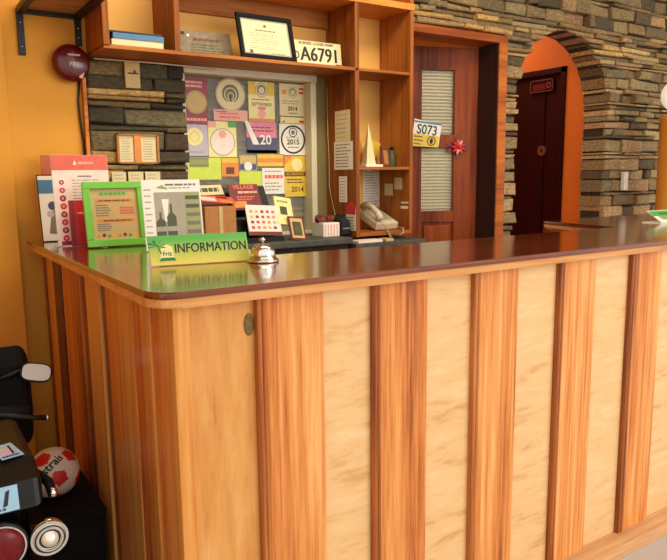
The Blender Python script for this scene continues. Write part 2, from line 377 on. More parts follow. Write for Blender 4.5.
dark = [(96, 88, 58), (80, 72, 48), (112, 98, 66), (74, 66, 46), (98, 92, 66), (90, 70, 46), (186, 150, 84), (120, 104, 66)]
stones(2.13, 5.85, 0.3, 2.75, warm, holes=[(2.12, 2.945, 0, 2.06)], use_arch=True, rng=11)
stones(.675, 1.075, .62, 1.762, dark, rng=5, rowh=(.045, .085), lmin=.12, lmax=.3, face=2.768, amp=.012)
# low stone ledge under the window
lg = MB(); lg.box((.675, 2.52, 0), (1.72, W, 1.0), 'mortar'); lg.box((.67, 2.49, 1.0), (1.725, W, 1.03), 'slate', bev=.006); lg.box((1.725, 2.50, 0), (2.13, W, .975), 'mortar'); lg.box((1.727, 2.47, .975), (2.14, W, 1.0), 'slate', bev=.005)
lg.build('trim_1', kind='structure')

# ------------------------------------------------------------------ window with jalousie
wf = MB()
for a, b in (((1.07, 2.77, 1.735), (1.72, 2.85, 1.765)), ((1.685, 2.77, 1.03), (1.715, 2.85, 1.735)), ((1.07, 2.80, 1.03), (1.085, 2.85, 1.735)), ((1.07, 2.78, 1.03), (1.70, 2.85, 1.045))):
    wf.box(a, b, 'whiteframe', bev=.004)
win = wf.build('window_1', kind='structure')
MB().box((1.08, 2.832, 1.04), (1.69, 2.836, 1.74), 'glass').build('glass_pane', win)
jl = MB()
for i in range(22):
    z = 1.06+i*.032; X = T((1.39, 2.875, z)) @ Matrix.Rotation(math.radians(62), 4, 'X'); jl.box((-.31, -.018, -.0015), (.31, .018, .0015), 'slat', X=X)
jl.build('jalousie_slats', win)
MB().box((1.05, 2.94, 1.0), (1.72, 2.95, 1.78), 'olive').build('shutter_board', win)

# ------------------------------------------------------------------ door beside the shelf: frame and half open leaf
df = MB()
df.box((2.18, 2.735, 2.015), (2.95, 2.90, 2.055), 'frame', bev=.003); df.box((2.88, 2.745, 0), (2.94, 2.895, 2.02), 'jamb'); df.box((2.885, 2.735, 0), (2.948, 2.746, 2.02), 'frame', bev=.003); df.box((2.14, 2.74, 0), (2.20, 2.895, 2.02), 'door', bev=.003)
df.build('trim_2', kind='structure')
ang = math.atan2(.126, -.377)
LX = fr((2.885, 2.890, 0), (-math.cos(math.radians(18.5)), math.sin(math.radians(18.5)), 0), (0, 0, 1))   # local x from hinge to free edge, local z = away?
LW = .675
sgn = 1 if (LX.to_3x3() @ Vector((0, 0, 1))).y < 0 else -1      # local z towards the camera when sgn = 1
if sgn < 0: LX = LX @ Matrix.Diagonal((1, 1, -1, 1))
dl = MB(); t = .02
def lbox(mb, x0, x1, z0, z1, d0, d1, mt, bev=0): mb.box((x0, z0, d0), (x1, z1, d1), mt, bev=bev, X=LX)
for x0, x1, z0, z1 in ((0, .148, 0, 2.01), (.348, LW, 0, 2.01), (.148, .348, 1.885, 2.01), (.148, .348, 1.455, 1.53), (.148, .348, 1.03, 1.095), (.148, .348, 0, .12)):
    lbox(dl, x0, x1, z0, z1, -.04, 0, 'door', bev=.002)
lbox(dl, .148, .348, .12, 1.03, -.034, -.012, 'door')
door1 = dl.build('door_1', kind='structure')
p = MB(); lbox(p, .165, .331, .16, 1.012, -.013, -.001, 'door', bev=.008); p.build('raised_panel', door1)
for z0, z1 in ((1.53, 1.885), (1.095, 1.455)):
    p = MB(); lbox(p, .148, .348, z0, z1, -.022, -.018, 'glass'); p.build('glass_pane', door1)
bl = MB()
for z0, z1 in ((1.53, 1.885), (1.095, 1.455)):
    z = z0+.012
    while z < z1: bl.box((.15, -.010, -.0015), (.346, .010, .0015), 'blind', X=LX @ T((0, z, -.031)) @ Matrix.Rotation(math.radians(68), 4, 'X')); z += .0185
bl.build('slat_blind', door1)
p = MB(); lbox(p, .14, .36, 1.09, 1.89, -.052, -.041, 'cream'); p.build('blind_backing', door1)

# corridor door (dark maroon double leaf) on the orange wall
d2 = MB(); d2.box((3.975, 3.135, 0), (4.03, 3.99, 2.03), 'darkdoor'); d2.build('door_2', kind='structure')
door2 = bpy.data.objects['door_2']
fm = MB()
for a, b in (((3.95, 3.135, 0), (3.975, 3.178, 2.03)), ((3.95, 3.135, 1.99), (3.975, 3.99, 2.03)), ((3.95, 3.95, 0), (3.975, 3.99, 2.03))): fm.box(a, b, 'darkdoor', bev=.003)
fm.build('door_frame', door2)
fm = MB(); fm.box((3.966, 3.32, 0), (3.975, 3.335, 1.99), 'darkdoor', bev=.002); fm.build('meeting_strip', door2)
k = MB(); KX = fr((3.975, 3.335, 1.466), (0, -1, 0), (0, 0, 1)); KX = KX @ T((0, 0, 0)) 
k.ring(0, 0, .012, .036, -.002, .012, 'brown', KX); k.box((-.004, -.03, 0), (.004, .03, .006), 'brown', X=KX); k.build('round_pull', door2)
sg = thing('door_sign', 'small dark framed sign with red lettering high on the maroon corridor door', 'sign', (3.97, 3.346, 1.88))
SX = fr((3.97, 3.346, 1.92), (0, -1, 0), (0, 0, 1))
MB().box((-.1, -.042, 0), (.1, .042, .010), 'darkdoor', bev=.002, X=SX).build('backing_board', sg)
f = MB()
for a, b in (((-.1, .036, .01), (.1, .042, .015)), ((-.1, -.042, .01), (.1, -.036, .015)), ((-.1, -.042, .01), (-.094, .042, .015)), ((.094, -.042, .01), (.1, .042, .015))): f.box(a, b, 'brown', X=SX)
f.build('sign_frame', sg)
f = MB(); f.box((-.08, -.028, .01), (.03, .012, .0115), 'maroon', X=SX); f.ring(.06, 0, .012, .022, .01, .0118, 'burg', SX); f.build('lettering', sg)

# ------------------------------------------------------------------ reception counter
rc = thing('reception_counter', 'wooden reception counter with glossy dark top and striped plank front', 'counter', (.467, 1.32, 0))
def outline(d):
    r = .06+d; x0, y0 = .413-d, 1.282-d; pts = []
    for i in range(9):
        a = PI + PI/2*i/8; pts.append((x0+r+r*math.cos(a), y0+r+r*math.sin(a)))
    return [(x0, 2.738)] + pts + [(3.56+d, y0), (3.56+d, 2.22), (2.65-d, 2.20), (2.555-d, 1.74+d), (.93+d, 1.74+d), (.93+d, 2.738)]
MB().prism(outline(0), ZT-.014, ZT, 'top', bev=.005, seg=3).build('countertop', rc)
MB().prism(outline(-.003), ZT-.034, ZT-.014, 'edge', bev=.004).build('top_edging', rc)
bx = [.652, .972, 1.316, 1.671, 2.034, 2.39, 2.74, 3.09]
prev = .497
for i, x in enumerate(bx+[3.40]):
    MB().box((prev, 1.333, .03), (x+.004, 1.36, ZT-.034), 'honey' if i == 0 else 'ply').build('front_panel', rc)
    prev = x+.16
for x in bx:
    b = MB().box((x+.024, 1.321, .03), (x+.178, 1.334, ZT-.034), 'batten', bev=.003).build('batten', rc)
    md = MB()
    for cx_, r_ in ((x+.007, .007), (x+.019, .0055)):
        md.prism([(cx_+r_*math.cos(a*PI/6), 1.322+ (-r_*math.sin(a*PI/6))) for a in range(7)]+[(cx_-r_, 1.334), (cx_+r_, 1.334)], .03, ZT-.034, 'mould')
    md.build('moulding', b)
MB().box((.462, 1.318, 0), (.498, 1.36, ZT-.034), 'sidelight', bev=.004).build('corner_post', rc)
sl = [(1.36, 1.472, 'side', 0), (1.472, 1.538, 'sidelight', .006), (1.538, 1.616, 'side', .002), (1.616, 1.74, 'sidelight', .004), (1.74, 1.868, 'side', .0), (1.868, 1.931, 'sidedark', -.006),
      (1.931, 2.085, 'sidelight', .002), (2.085, 2.161, 'sidedark', -.006), (2.161, 2.30, 'side', .002), (2.30, 2.437, 'side', -.002), (2.437, 2.56, 'sidedark', .003), (2.56, 2.70, 'sidelight', 0), (2.70, 2.737, 'sidedark', .004)]
for a, b, mt, d in sl:
    MB().box((.467-d, a+.001, 0), (.495, b-.001, ZT-.034), mt, bev=.003).build('side_plank', rc)
MB().box((.45, 1.262, 0), (3.56, 1.332, .047), 'sill', bev=.004).build('base_sill', rc)
MB().box((.51, 1.36, 0), (3.5, 1.70, .06), 'side').box((.50, 1.69, 0), (2.56, 1.705, ZT-.034), 'side').box((.88, 1.69, 0), (.90, 2.46, ZT-.034), 'side').box((.495, 1.7, 0), (.89, 2.46, .06), 'side').box((2.60, 1.705, 0), (2.62, 2.16, ZT-.034), 'sidedark').box((2.62, 2.15, 0), (3.5, 2.165, ZT-.034), 'side').build('inner_carcass', rc)
MB().box((3.48, 1.345, 0), (3.50, 2.165, ZT-.034), 'side').build('end_panel', rc)
kn = MB().prism([(-.001+.012*math.cos(i*PI/9)*(1 if i % 2 else .9)+.000, .025*math.sin(i*PI/9)) for i in range(18)], 0, .004, 'knot', fr((.641, 1.3332, .978), (1, 0, 0), (0, 0, 1)), bev=.0015).build('knot', rc)
kn['label'] = 'dark knot beside the first batten'

# ------------------------------------------------------------------ wall shelf unit
FY = 2.55
su = thing('wall_shelf', 'wooden pigeonhole shelf unit fixed to the yellow wall beside the door', 'shelf', (.69, FY, 1.03))
def sp(a, b, mt, name, bev=.002): return MB().box(a, b, mt, bev=bev).build(name, su)
Bt = W-.002
sp((.689, FY, 1.770), (.712, Bt, 2.30), 'shelfv', 'side_panel')
sp((.689, FY, 1.764), (1.80, Bt, 1.778), 'shelf', 'long_shelf')
sp((.955, FY, 1.778), (.978, Bt, 2.07), 'shelfv', 'divider')
sp((1.784, FY, 1.02), (1.806, Bt, 2.07), 'shelfv', 'tall_divider')
sp((2.098, FY, 1.02), (2.118, Bt, 2.30), 'shelfv', 'side_panel')
sp((1.806, FY+.003, 1.765), (2.098, Bt, 1.778), 'shelf', 'short_shelf')
sp((1.806, FY+.003, 1.328), (2.098, Bt, 1.342), 'shelf', 'short_shelf')
sp((1.806, FY, 1.022), (2.098, Bt, 1.040), 'shelf', 'short_shelf')
sp((.978, FY-.004, 2.056), (2.12, Bt, 2.085), 'fascia', 'top_board')
sp((.712, FY, 2.27), (2.098, Bt, 2.30), 'fascia', 'top_board')
sp((.978, W-.03, 1.978), (1.784, Bt, 2.056), 'shelf', 'back_rail')
sp((.712, W-.012, 1.778), (1.784, Bt, 2.30), 'shelfback', 'back_board', 0)
sp((1.806, W-.012, 1.04), (2.098, Bt, 2.30), 'shelfback', 'back_board', 0)
ce = MB().tube([(.70, W-.06, 1.755), (.95, W-.06, 1.757), (1.2, W-.06, 1.752)], .003, 'whiteframe'); tag(ce.build('cable'), 'thin white cable along the stone just under the long shelf', 'cable')

# ------------------------------------------------------------------ things on the shelf
def slab(name, a, b, mt, label, cat, group=None, bev=.002, pages=None):
    t_ = thing(name, label, cat, ((a[0]+b[0])/2, (a[1]+b[1])/2, a[2]), group)
    MB().box(a, b, mt, bev=bev).build('cover', t_)
    if pages: MB().box((a[0]-.0008, a[1]-.0008, a[2]+.003), (b[0]-.004, b[1]-.004, b[2]-.003), pages).build('pages', t_)
    return t_
slab('book', (.722, 2.56, 1.778), (.914, 2.70, 1.802), 'tan', 'cream book at the bottom of the pile in the left pigeonhole', 'book', 'books in the left pigeonhole', pages='cream')
slab('book', (.728, 2.562, 1.8022), (.917, 2.69, 1.824), 'blue', 'blue book in the middle of the pile in the left pigeonhole', 'book', 'books in the left pigeonhole', pages='blue')
slab('book', (.716, 2.565, 1.8242), (.912, 2.72, 1.832), 'blackm', 'thin dark book on top of the pile in the left pigeonhole', 'book', 'books in the left pigeonhole')
# stone plaque leaning on the back
pq = thing('engraved_plaque', 'grey engraved stone plaque leaning in the middle shelf left of the certificate', 'plaque', (1.17, 2.74, 1.778))
PX = fr((1.145, 2.68, 1.780), (1, 0, 0), (0, .32, 1)) @ Matrix.Diagonal((.88, .78, 1, 1))
MB().box((-.15, 0, 0), (.12, .145, .016), 'stonegrey', bev=.004, X=PX).build('slab', pq)
e = MB(); e.lines(-.07, .09, [.098, .09], .006, 'brown', PX @ T((0, 0, .016)), seed=4); e.lines(-.09, .09, [.065, .05, .035, .022], .004, 'darkolive', PX @ T((0, 0, .016)), seed=6)
e.box((-.125, .115, .016), (-.11, .13, .018), 'ink', X=PX); e.box((-.10, .105, .016), (-.088, .118, .018), 'white', X=PX); e.build('engraving', pq)
# certificate in a black frame, leaning back
ct = thing('certificate_frame', 'certificate in a black frame leaning on the middle shelf', 'picture frame', (1.372, 2.60, 1.778))
CX = fr((1.372, 2.585, 1.780), (1, .03, 0), (0, .26, 1))
f = MB(); wd, ht, bw = .262, .188, .017
for a, b in (((-wd/2, 0, 0), (wd/2, bw, .014)), ((-wd/2, ht-bw, 0), (wd/2, ht, .014)), ((-wd/2, bw, 0), (-wd/2+bw, ht-bw, .014)), ((wd/2-bw, bw, 0), (wd/2, ht-bw, .014))): f.box(a, b, 'matte', bev=.003, X=CX)
f.build('frame', ct)
MB().box((-wd/2+.01, .01, -.004), (wd/2-.01, ht-.01, .004), 'midgrey', X=CX).build('mount', ct)
f = MB(); f.box((-wd/2+.026, .026, .004), (wd/2-.026, ht-.026, .005), 'cream', X=CX); Z = CX @ T((0, -.013, .005)) @ Matrix.Diagonal((.95, .92, 1, 1))
f.disc(0, .17, .008, 0, .0006, 'grey', Z); f.lines(-.05, .05, [.148], .006, 'grey', Z, .0006, False, 3); f.lines(-.08, .08, [.132, .122, .108, .098, .088], .0035, 'midgrey', Z, .0006, True, 9); f.lines(-.09, .09, [.072, .064], .003, 'midgrey', Z, .0006, True, 2); f.box((-.09, .04, 0), (-.075, .055, .0006), 'brown', X=Z); f.lines(.02, .09, [.045], .003, 'grey', Z, .0006)
f.build('paper', ct)
# licence plate
lp = thing('license_plate', 'white business licence plate numbered A6791 standing on the middle shelf', 'plate', (1.65, 2.64, 1.778))
PX = fr((1.650, 2.635, 1.7795), (1, 0, 0), (0, .12, 1))
MB().prism([(-.15, 0), (.120, 0), (.120, .110), (-.15, .110)], 0, .003, 'cream', PX, bev=.001).build('plate', lp)
f = MB(); Z = PX @ T((0, 0, .003)); f.text('A6791', .086, 'ink', Z @ T((.006, .050, 0)), .88); f.text('A6791', .086, 'ink', Z @ T((.0085, .0505, 0)), .88, .0007); f.text('A6791', .086, 'ink', Z @ T((.0035, .0495, 0)), .88, .0008); f.text('BUSINESS LICENSE PERMIT', .0165, 'ink', Z @ T((-.008, .099, 0)), .95, bold=.0003); f.ring(-.118, .045, .012, .017, 0, .0007, 'ink', Z); f.build('lettering', lp)
MB().box((.085, .002, .003), (.115, .018, .0037), 'mahog', X=PX).build('corner_sticker', lp)
# middle right pigeonhole
fg = thing('pyramid_figurine', 'pale pointed pyramid figurine on a flat base in the right pigeonhole', 'figurine', (1.935, 2.66, 1.342))
MB().box((1.885, 2.61, 1.342), (1.985, 2.71, 1.354), 'white', bev=.002).build('base', fg)
b2 = bmesh.new(); bmesh.ops.create_cone(b2, cap_ends=True, segments=4, radius1=.06, radius2=.002, depth=.19)
mbp = MB(); mbp.merge(b2, 'cream', T((1.935, 2.66, 1.449)) @ Matrix.Rotation(PI/4, 4, 'Z') @ Matrix.Diagonal((.95, .6, 1, 1))); mbp.build('pyramid', fg)
yc = thing('paper_fan', 'yellow paper folded fan in a dark cup behind the pyramid figurine', 'ornament', (2.01, 2.73, 1.342))
MB().lathe([(0, 0), (.022, 0), (.026, .045), (.022, .045), (.02, .004), (0, .004)], 'brown', T((2.005, 2.73, 1.342))).build('cup', yc)
f = MB()
for i in range(5):
    a = math.radians(-25+12*i); X = fr((2.005, 2.732+.001*i, 1.352), (math.cos(a), 0, -math.sin(a)), (math.sin(a), 0, math.cos(a))); f.prism([(-.006, 0), (.006, 0), (.014, .12), (-.014, .12)], -.001, .001, 'yel', X)
f.build('fan', yc)
bf = thing('small_frame', 'small brown standing photo frame in the right pigeonhole beside the dark bottle', 'picture frame', (2.035, 2.665, 1.342))
X = fr((2.035, 2.655, 1.343), (1, .25, 0), (0, .15, 1)); f = MB()
for a, b in (((-.03, 0, 0), (.03, .012, .012)), ((-.03, .083, 0), (.03, .095, .012)), ((-.03, .012, 0), (-.02, .083, .012)), ((.02, .012, 0), (.03, .083, .012))): f.box(a, b, 'brown', bev=.002, X=X)
f.build('frame', bf); MB().box((-.021, .011, .001), (.021, .084, .006), 'card', X=X).build('photo', bf)
bo = thing('bottle', 'small dark olive bottle at the right of the pigeonhole', 'bottle', (2.076, 2.66, 1.342))
MB().lathe([(0, 0), (.018, 0), (.019, .004), (.019, .055), (.009, .072), (.009, .084), (0, .084)], 'darkolive', T((2.076, 2.66, 1.342)), 20).build('body', bo)
MB().lathe([(0, .0), (.0105, 0), (.0105, .014), (0, .014)], 'black', T((2.076, 2.66, 1.426)), 20).build('cap', bo)
# telephone in the lowest pigeonhole
ph = thing('telephone', 'beige corded desk telephone in the lowest right pigeonhole', 'telephone', (1.98, 2.66, 1.04))
X = fr((1.985, 2.60, 1.041), (1, 0, 0), (0, 1, .38))
MB().prism([(-.055, 0), (.075, 0), (.075, .155), (-.055, .155)], 0, .04, 'phone', X, bev=.008, seg=3).build('base', ph)
f = MB()
for r_ in range(4):
    for c_ in range(3): f.box((.002+c_*.022, .03+r_*.02, .04), (.016+c_*.022, .043+r_*.02, .045), 'midgrey', bev=.001, X=X)
f.build('keypad', ph)
f = MB(); f.tube([X @ Vector(p_) for p_ in ((-.035, .005, .055), (-.037, .03, .075), (-.037, .08, .085), (-.037, .13, .078), (-.035, .155, .058))], [.019, .016, .013, .016, .021], 'phone', 14)
f.build('handset', ph)
f = MB(); pts = []
for i in range(120):
    s_ = i/119; base = Vector((1.955+.02*math.sin(s_*3), 2.565-.045*math.sin(min(1, s_*1.6)*PI/2), 1.075-.13*math.sin(s_*PI*.5)))
    pts.append(base+Vector((.007*math.cos(i*1.1), .007*math.sin(i*1.1), 0)))
f.tube(pts, .0018, 'cord', 6); f.tube([(2.06, 2.60, 1.05), (2.055, 2.545, 1.052), (2.05, 2.535, 1.03), (2.03, 2.54, 1.02)], .003, 'cord'); f.build('coiled_cord', ph)
# papers pinned in and on the shelf
def sheet(name, X, wd, ht, mt, label, cat, group=None, prints=(), th=.0012):
    mb = MB(); mb.box((-wd/2, -ht/2, 0), (wd/2, ht/2, th), mt, X=X); Z = X @ T((0, 0, th))
    for p_ in prints: p_(mb, Z)
    return single(mb, name, label, cat, X @ Vector((0, -ht/2, 0)), group)
def pl(x0, x1, ys, h, mt, seed=1, jag=True): return lambda mb, Z: mb.lines(x0, x1, ys, h, mt, Z, .0005, jag, seed)
def pb(x0, x1, y0, y1, mt): return lambda mb, Z: mb.box((x0, y0, 0), (x1, y1, .0005), mt, X=Z)
def pd(x, y, r, mt, h=.0007): return lambda mb, Z: mb.disc(x, y, r, 0, h, mt, Z)
def pr(x, y, r0, r1, mt, h=.0009): return lambda mb, Z: mb.ring(x, y, r0, r1, 0, h, mt, Z)
def pt(t_, x, y, size, mt, sx=1, bold=0): return lambda mb, Z: mb.text(t_, size, mt, Z @ T((x, y, .0002)), sx, .0005, bold)
ys = lambda a, b, n: [a+(b-a)*i/(n-1) for i in range(n)]
sheet('notice_paper', wallf(2.045, W-.0122, 1.245), .10, .20, 'white', 'white printed paper pinned at the back of the telephone pigeonhole', 'paper', None, [pl(-.04, .04, ys(-.085, .085, 14), .005, 'midgrey', 3)])
RI = lambda y, z: fr((2.0978, y, z), (0, -1, 0), (0, 0, 1))
g = 'notes on the pigeonhole side'
sheet('sticky_note', RI(2.712, 1.232), .066, .058, 'cream', 'cream sticky note above the telephone, the left and lower of the two', 'note', g)
sheet('sticky_note', RI(2.636, 1.262), .06, .058, 'cream', 'cream sticky note above the telephone, the right and higher of the two', 'note', g)
sheet('label_strip', RI(2.585, 1.170), .055, .008, 'white', 'upper narrow white label strip beside the telephone', 'label', 'label strips')
sheet('label_strip', RI(2.587, 1.147), .055, .013, 'white', 'lower and wider white label strip beside the telephone', 'label', 'label strips')
LI = lambda y, z: fr((1.784, y, z), (0, -1, 0), (0, 0, 1))
sheet('notice_paper', LI(2.655, 1.53), .125, .14, 'cream', 'upper cream notice taped on the tall shelf side', 'paper', 'notices on the shelf side', [pl(-.05, .05, ys(-.05, .05, 6), .004, 'midgrey', 2)])
sheet('notice_paper', LI(2.65, 1.395), .155, .128, 'white', 'white typed notice taped below another on the tall shelf side', 'paper', 'notices on the shelf side', [pl(-.065, .065, ys(-.05, .05, 8), .0045, 'grey', 5)])
sheet('notice_paper', LI(2.655, 1.24), .066, .12, 'white', 'narrow white paper strip on the tall shelf side above the red sticker', 'paper', 'notices on the shelf side', [pl(-.025, .025, ys(-.05, .05, 8), .004, 'midgrey', 7)])
sheet('house_sticker', LI(2.592, 1.105), .078, .11, 'white', 'white sticker with a red house top low on the tall shelf side', 'sticker', None, [pb(-.039, .039, .02, .055, 'red'), pl(-.03, .03, ys(-.045, .005, 5), .005, 'grey', 7), lambda mb, Z: mb.prism([(-.045, .05), (.045, .05), (0, .08)], -.001, .0006, 'red', Z)])
wr = MB().tube([(1.792-.012, 2.80-.02, 1.72), (1.776, 2.77, 1.5), (1.779, 2.765, 1.38), (1.774, 2.76, 1.25), (1.779, 2.72, 1.12), (1.776, 2.66, 1.035)], .0025, 'cord'); tag(wr.build('wire'), 'thin pale wire hanging down the back edge of the tall shelf side', 'wire')

# ------------------------------------------------------------------ posters stuck on the window glass
GY = 2.831
def poster(name, x0, x1, z0, z1, mt, label, cat='sticker', prints=(), dy=0):
    return sheet(name, wallf((x0+x1)/2, GY-dy, (z0+z1)/2), x1-x0, z1-z0, mt, label, cat, 'stickers on the window glass', prints)
poster('window_sticker', 1.089, 1.196, 1.531, 1.725, 'burg', 'maroon sticker with a pale round seal at the top left of the window', prints=[pd(0, -.005, .049, 'tan'), pr(0, -.005, .043, .046, 'olivep'), pl(-.045, .03, [.078, .062], .010, 'pink', 2, False), pl(-.045, .045, [-.078], .012, 'pink', 4, False)])
poster('window_sticker', 1.221, 1.385, 1.549, 1.597, 'pink', 'pink banner sticker just under the round arch decal', prints=[pl(-.055, .07, [.008, -.008], .006, 'coral', 2), pb(-.07, -.02, .014, .018, 'grey')], dy=.0014)
rd = MB(); RX = wallf(1.305, GY, 1.663); rd.disc(0, 0, .071, 0, .0012, 'cream', RX, 40); Z = RX @ T((0, 0, .0012))
rd.ring(0, 0, .066, .069, 0, .0004, 'midgrey', Z); rd.disc(0, .004, .040, 0, .0004, 'grey', Z); rd.ring(0, .0, .026, .031, .0004, .0009, 'cream', Z); rd.ring(0, -.006, .012, .016, .0004, .0009, 'cream', Z); rd.prism([(-.004, -.03), (.004, -.03), (0, .004)], .0004, .001, 'ink', Z); rd.box((-.03, -.04, .0004), (.03, -.03, .0008), 'cream', X=Z)
single(rd, 'round_decal', 'large round cream decal with a grey arch emblem at the top of the window', 'sticker', (1.305, GY, 1.592), 'stickers on the window glass')
emb = lambda x, y, r: [pd(x, y, r, 'cream'), pr(x, y, r*.9, r, 'midgrey'), pd(x, y+.001, r*.68, 'grey', .0010), pd(x, y-.001, r*.48, 'cream', .0013), pb(x-.003, x+.003, y-r*.5, y, 'ink')]
poster('window_sticker', 1.392, 1.525, 1.552, 1.727, 'paleyel', 'tall pale yellow sticker reading SEPTEMBER under a ring emblem', prints=[pb(-.0665, -.03, .03, .0865, 'yel'), pb(.03, .0665, .03, .0865, 'yel')]+emb(0, .052, .032)+[pt('SEPTEMBER', 0, -.012, .021, 'brown'), pl(-.05, .05, [.01], .004, 'grey', 3), pb(-.02, .02, -.035, -.022, 'pinker'), pd(0, -.055, .02, 'pink'), pb(-.0665, .0665, -.0865, -.075, 'org')])
poster('window_sticker', 1.551, 1.688, 1.582, 1.728, 'cream', 'cream sticker reading 2014 at the top right corner of the window', prints=emb(.002, .036, .025)+[pt('2014', 0, -.04, .026, 'ink', bold=.0006), pl(-.055, .055, [-.005, -.016], .005, 'midgrey', 5), pb(.035, .06, .03, .04, 'red'), pb(.035, .06, .048, .057, 'red'), pb(-.055, -.03, .025, .045, 'org'), pl(-.02, .03, [-.06], .005, 'grey', 3)])
poster('window_sticker', 1.554, 1.684, 1.549, 1.577, 'paleyel', 'narrow yellow strip between the 2014 and the 2015 stickers', prints=[pb(-.055, -.04, -.01, -.004, 'red'), pb(.035, .06, -.01, .0, 'red')])
poster('window_sticker', 1.546, 1.693, 1.402, 1.546, 'white', 'square white sticker with a black circle reading 2015', prints=[pr(0, 0, .058, .066, 'ink'), pr(0, .033, .018, .022, 'ink'), pd(0, .033, .010, 'grey'), pt('2015', 0, -.012, .034, 'darkolive', bold=.001), pl(-.04, .04, [.01], .004, 'midgrey', 3), pl(-.03, .03, [-.036], .005, 'grey', 4, False)])
poster('window_sticker', 1.569, 1.706-.022, 1.207, 1.398, 'yel', 'tall mustard sticker reading ACCREDITED 2014 low at the right of the window', prints=[pd(.012, .055, .03, 'paleyel'), pb(-.0575, .0575, .0, .022, 'brown'), pt('ACCREDITED', 0, .011, .0165, 'yel'), pl(-.045, .045, [-.015, -.028], .006, 'brown', 3), pt('2014', .012, -.062, .034, 'brown', bold=.0006), lambda mb, Z: mb.prism([(-.0575, .0955), (-.0575, .05), (-.01, .0955)], 0, .0006, 'org', Z)])
poster('window_sticker', 1.088, 1.190, 1.395, 1.529, 'lav', 'lavender sticker with a pale yellow disc under the maroon one', prints=[pd(-.01, .015, .038, 'paleyel'), pr(-.01, .015, .02, .023, 'yel'), pl(-.045, .04, [-.05], .006, 'midgrey', 3)])
poster('window_sticker', 1.192, 1.327, 1.391, 1.546, 'paleyel', 'pale yellow sticker with a blush disc under the pink banner', prints=[pd(0, -.012, .058, 'blush'), pr(0, -.012, .056, .06, 'midgrey'), pd(0, .022, .018, 'pink', .001), pl(-.03, .03, [-.025], .009, 'pinker', 3, False), pb(.028, .0675, .052, .0775, 'mgreen'), pb(-.0675, -.03, .05, .0775, 'pink')])
poster('window_sticker', 1.377, 1.531, 1.410, 1.550, 'pinker', 'pink sticker with a navy foot and white number 20', prints=[pb(-.077, .077, -.07, .0, 'navy'), pb(-.077, .077, -.07, -.056, 'white'), pl(-.06, .06, [.045, .03], .006, 'burg', 3), pt('20', .02, -.012, .06, 'white', bold=.001)])
poster('window_sticker', 1.101, 1.189, 1.347, 1.390, 'olivep', 'small grey green label below the lavender sticker', prints=[pb(-.044, .044, .012, .016, 'grey'), pb(-.044, .044, -.016, -.012, 'grey')], dy=.0014)
poster('window_sticker', 1.086, 1.248, 1.292, 1.388, 'lime', 'lime coloured paper at the lower left of the window')
poster('window_sticker', 1.250, 1.333, 1.305, 1.387, 'org', 'orange square sticker in the lower middle of the window', prints=[pb(-.02, .02, -.03, .0, 'brown'), pb(-.0415, .0415, .02, .041, 'yel')])
poster('window_sticker', 1.338, 1.424, 1.329, 1.401, 'midgrey', 'grey and tan photo sticker right of the orange square', prints=[pb(-.04, .04, .0, .03, 'tan'), pb(-.04, .04, -.03, -.005, 'navy'), pd(0, -.015, .02, 'white')])
poster('window_sticker', 1.335, 1.489, 1.262, 1.328, 'lime', 'lime coloured paper in the lower middle of the window')
poster('window_sticker', 1.428, 1.565, 1.350, 1.405, 'yel', 'yellow strip sticker below the pink and navy one', prints=[pb(-.068, .068, -.01, .01, 'org')])
poster('window_sticker', 1.450, 1.566, 1.222, 1.342, 'white', 'white leaflet with red words stuck low beside the mustard sticker', prints=[pl(-.045, .05, [.02], .016, 'coral', 3, False), pl(-.045, .05, [.045, -.01, -.025, -.04], .006, 'midgrey', 4)], dy=.003)
ws = MB(); ws.prism([(1.366, 1.553), (1.386, 1.553), (1.440, 1.448), (1.408, 1.448)], 0, .0008, 'white', fr((0, GY-.003, 0), (1, 0, 0), (0, 0, 1))); single(ws, 'glare_streak', 'white strip imitating a slanting glare streak across the pink and navy sticker', 'strip', (1.40, GY-.003, 1.448))  # glare on the glass, modelled as a thin white strip

# ------------------------------------------------------------------ things on the stone panel and the yellow wall
nt_ = MB(); NX = wallf(.850, 2.758, 1.706); nt_.box((-.03, -.05, -.008), (.03, .05, .006), 'tan', bev=.003, X=NX); nt_.box((-.018, .004, .006), (.022, .009, .008), 'ink', X=NX); nt_.box((.004, .008, .006), (.012, .018, .0078), 'ink', X=NX)
single(nt_, 'card_holder', 'beige plate with a dark mark on the stone strip under the shelf', 'plate', (.85, 2.758, 1.656))
tf = thing('double_frame', 'wooden frame with two white cards on the dark stone strip', 'picture frame', (.855, 2.755, 1.359)); FX = wallf(.8555, 2.755, 1.418)
f = MB()
for a, b in (((-.0855, -.058, -.005), (.0855, -.052, .012)), ((-.0855, .052, -.005), (.0855, .058, .012)), ((-.0855, -.058, -.005), (-.076, .058, .012)), ((.076, -.058, -.005), (.0855, .058, .012)), ((-.017, -.052, -.005), (.012, .052, .010))): f.box(a, b, 'org' if a[0] == -.017 else 'card', bev=.001, X=FX)
f.build('frame', tf)
for x0, x1 in ((-.075, -.018), (.013, .075)):
    f = MB(); f.box((x0, -.051, -.004), (x1, .051, .004), 'cream', X=FX); f.lines(x0+.008, x1-.008, ys(-.04, .04, 9), .003, 'midgrey', FX @ T((0, 0, .004)), .0005, True, 4); f.build('card', tf)
for i, (x0, x1, lab) in enumerate(((.745, .800, 'leftmost of three pale cards in a row on the stone'), (.809, .870, 'middle of three pale cards in a row on the stone'), (.878, .940, 'rightmost of three pale cards in a row on the stone'))):
    sheet('card', wallf((x0+x1)/2, 2.752, 1.275), x1-x0, .105, 'cream', lab, 'card', 'row of cards on the stone', [pl(-.02, .02, ys(-.04, .04, 7), .003, 'midgrey', i)], th=.004)
st = MB().box((.660, W-.03, 1.08), (.674, W-.001, 1.72), 'fascia', bev=.002); st.build('trim_3', kind='structure')
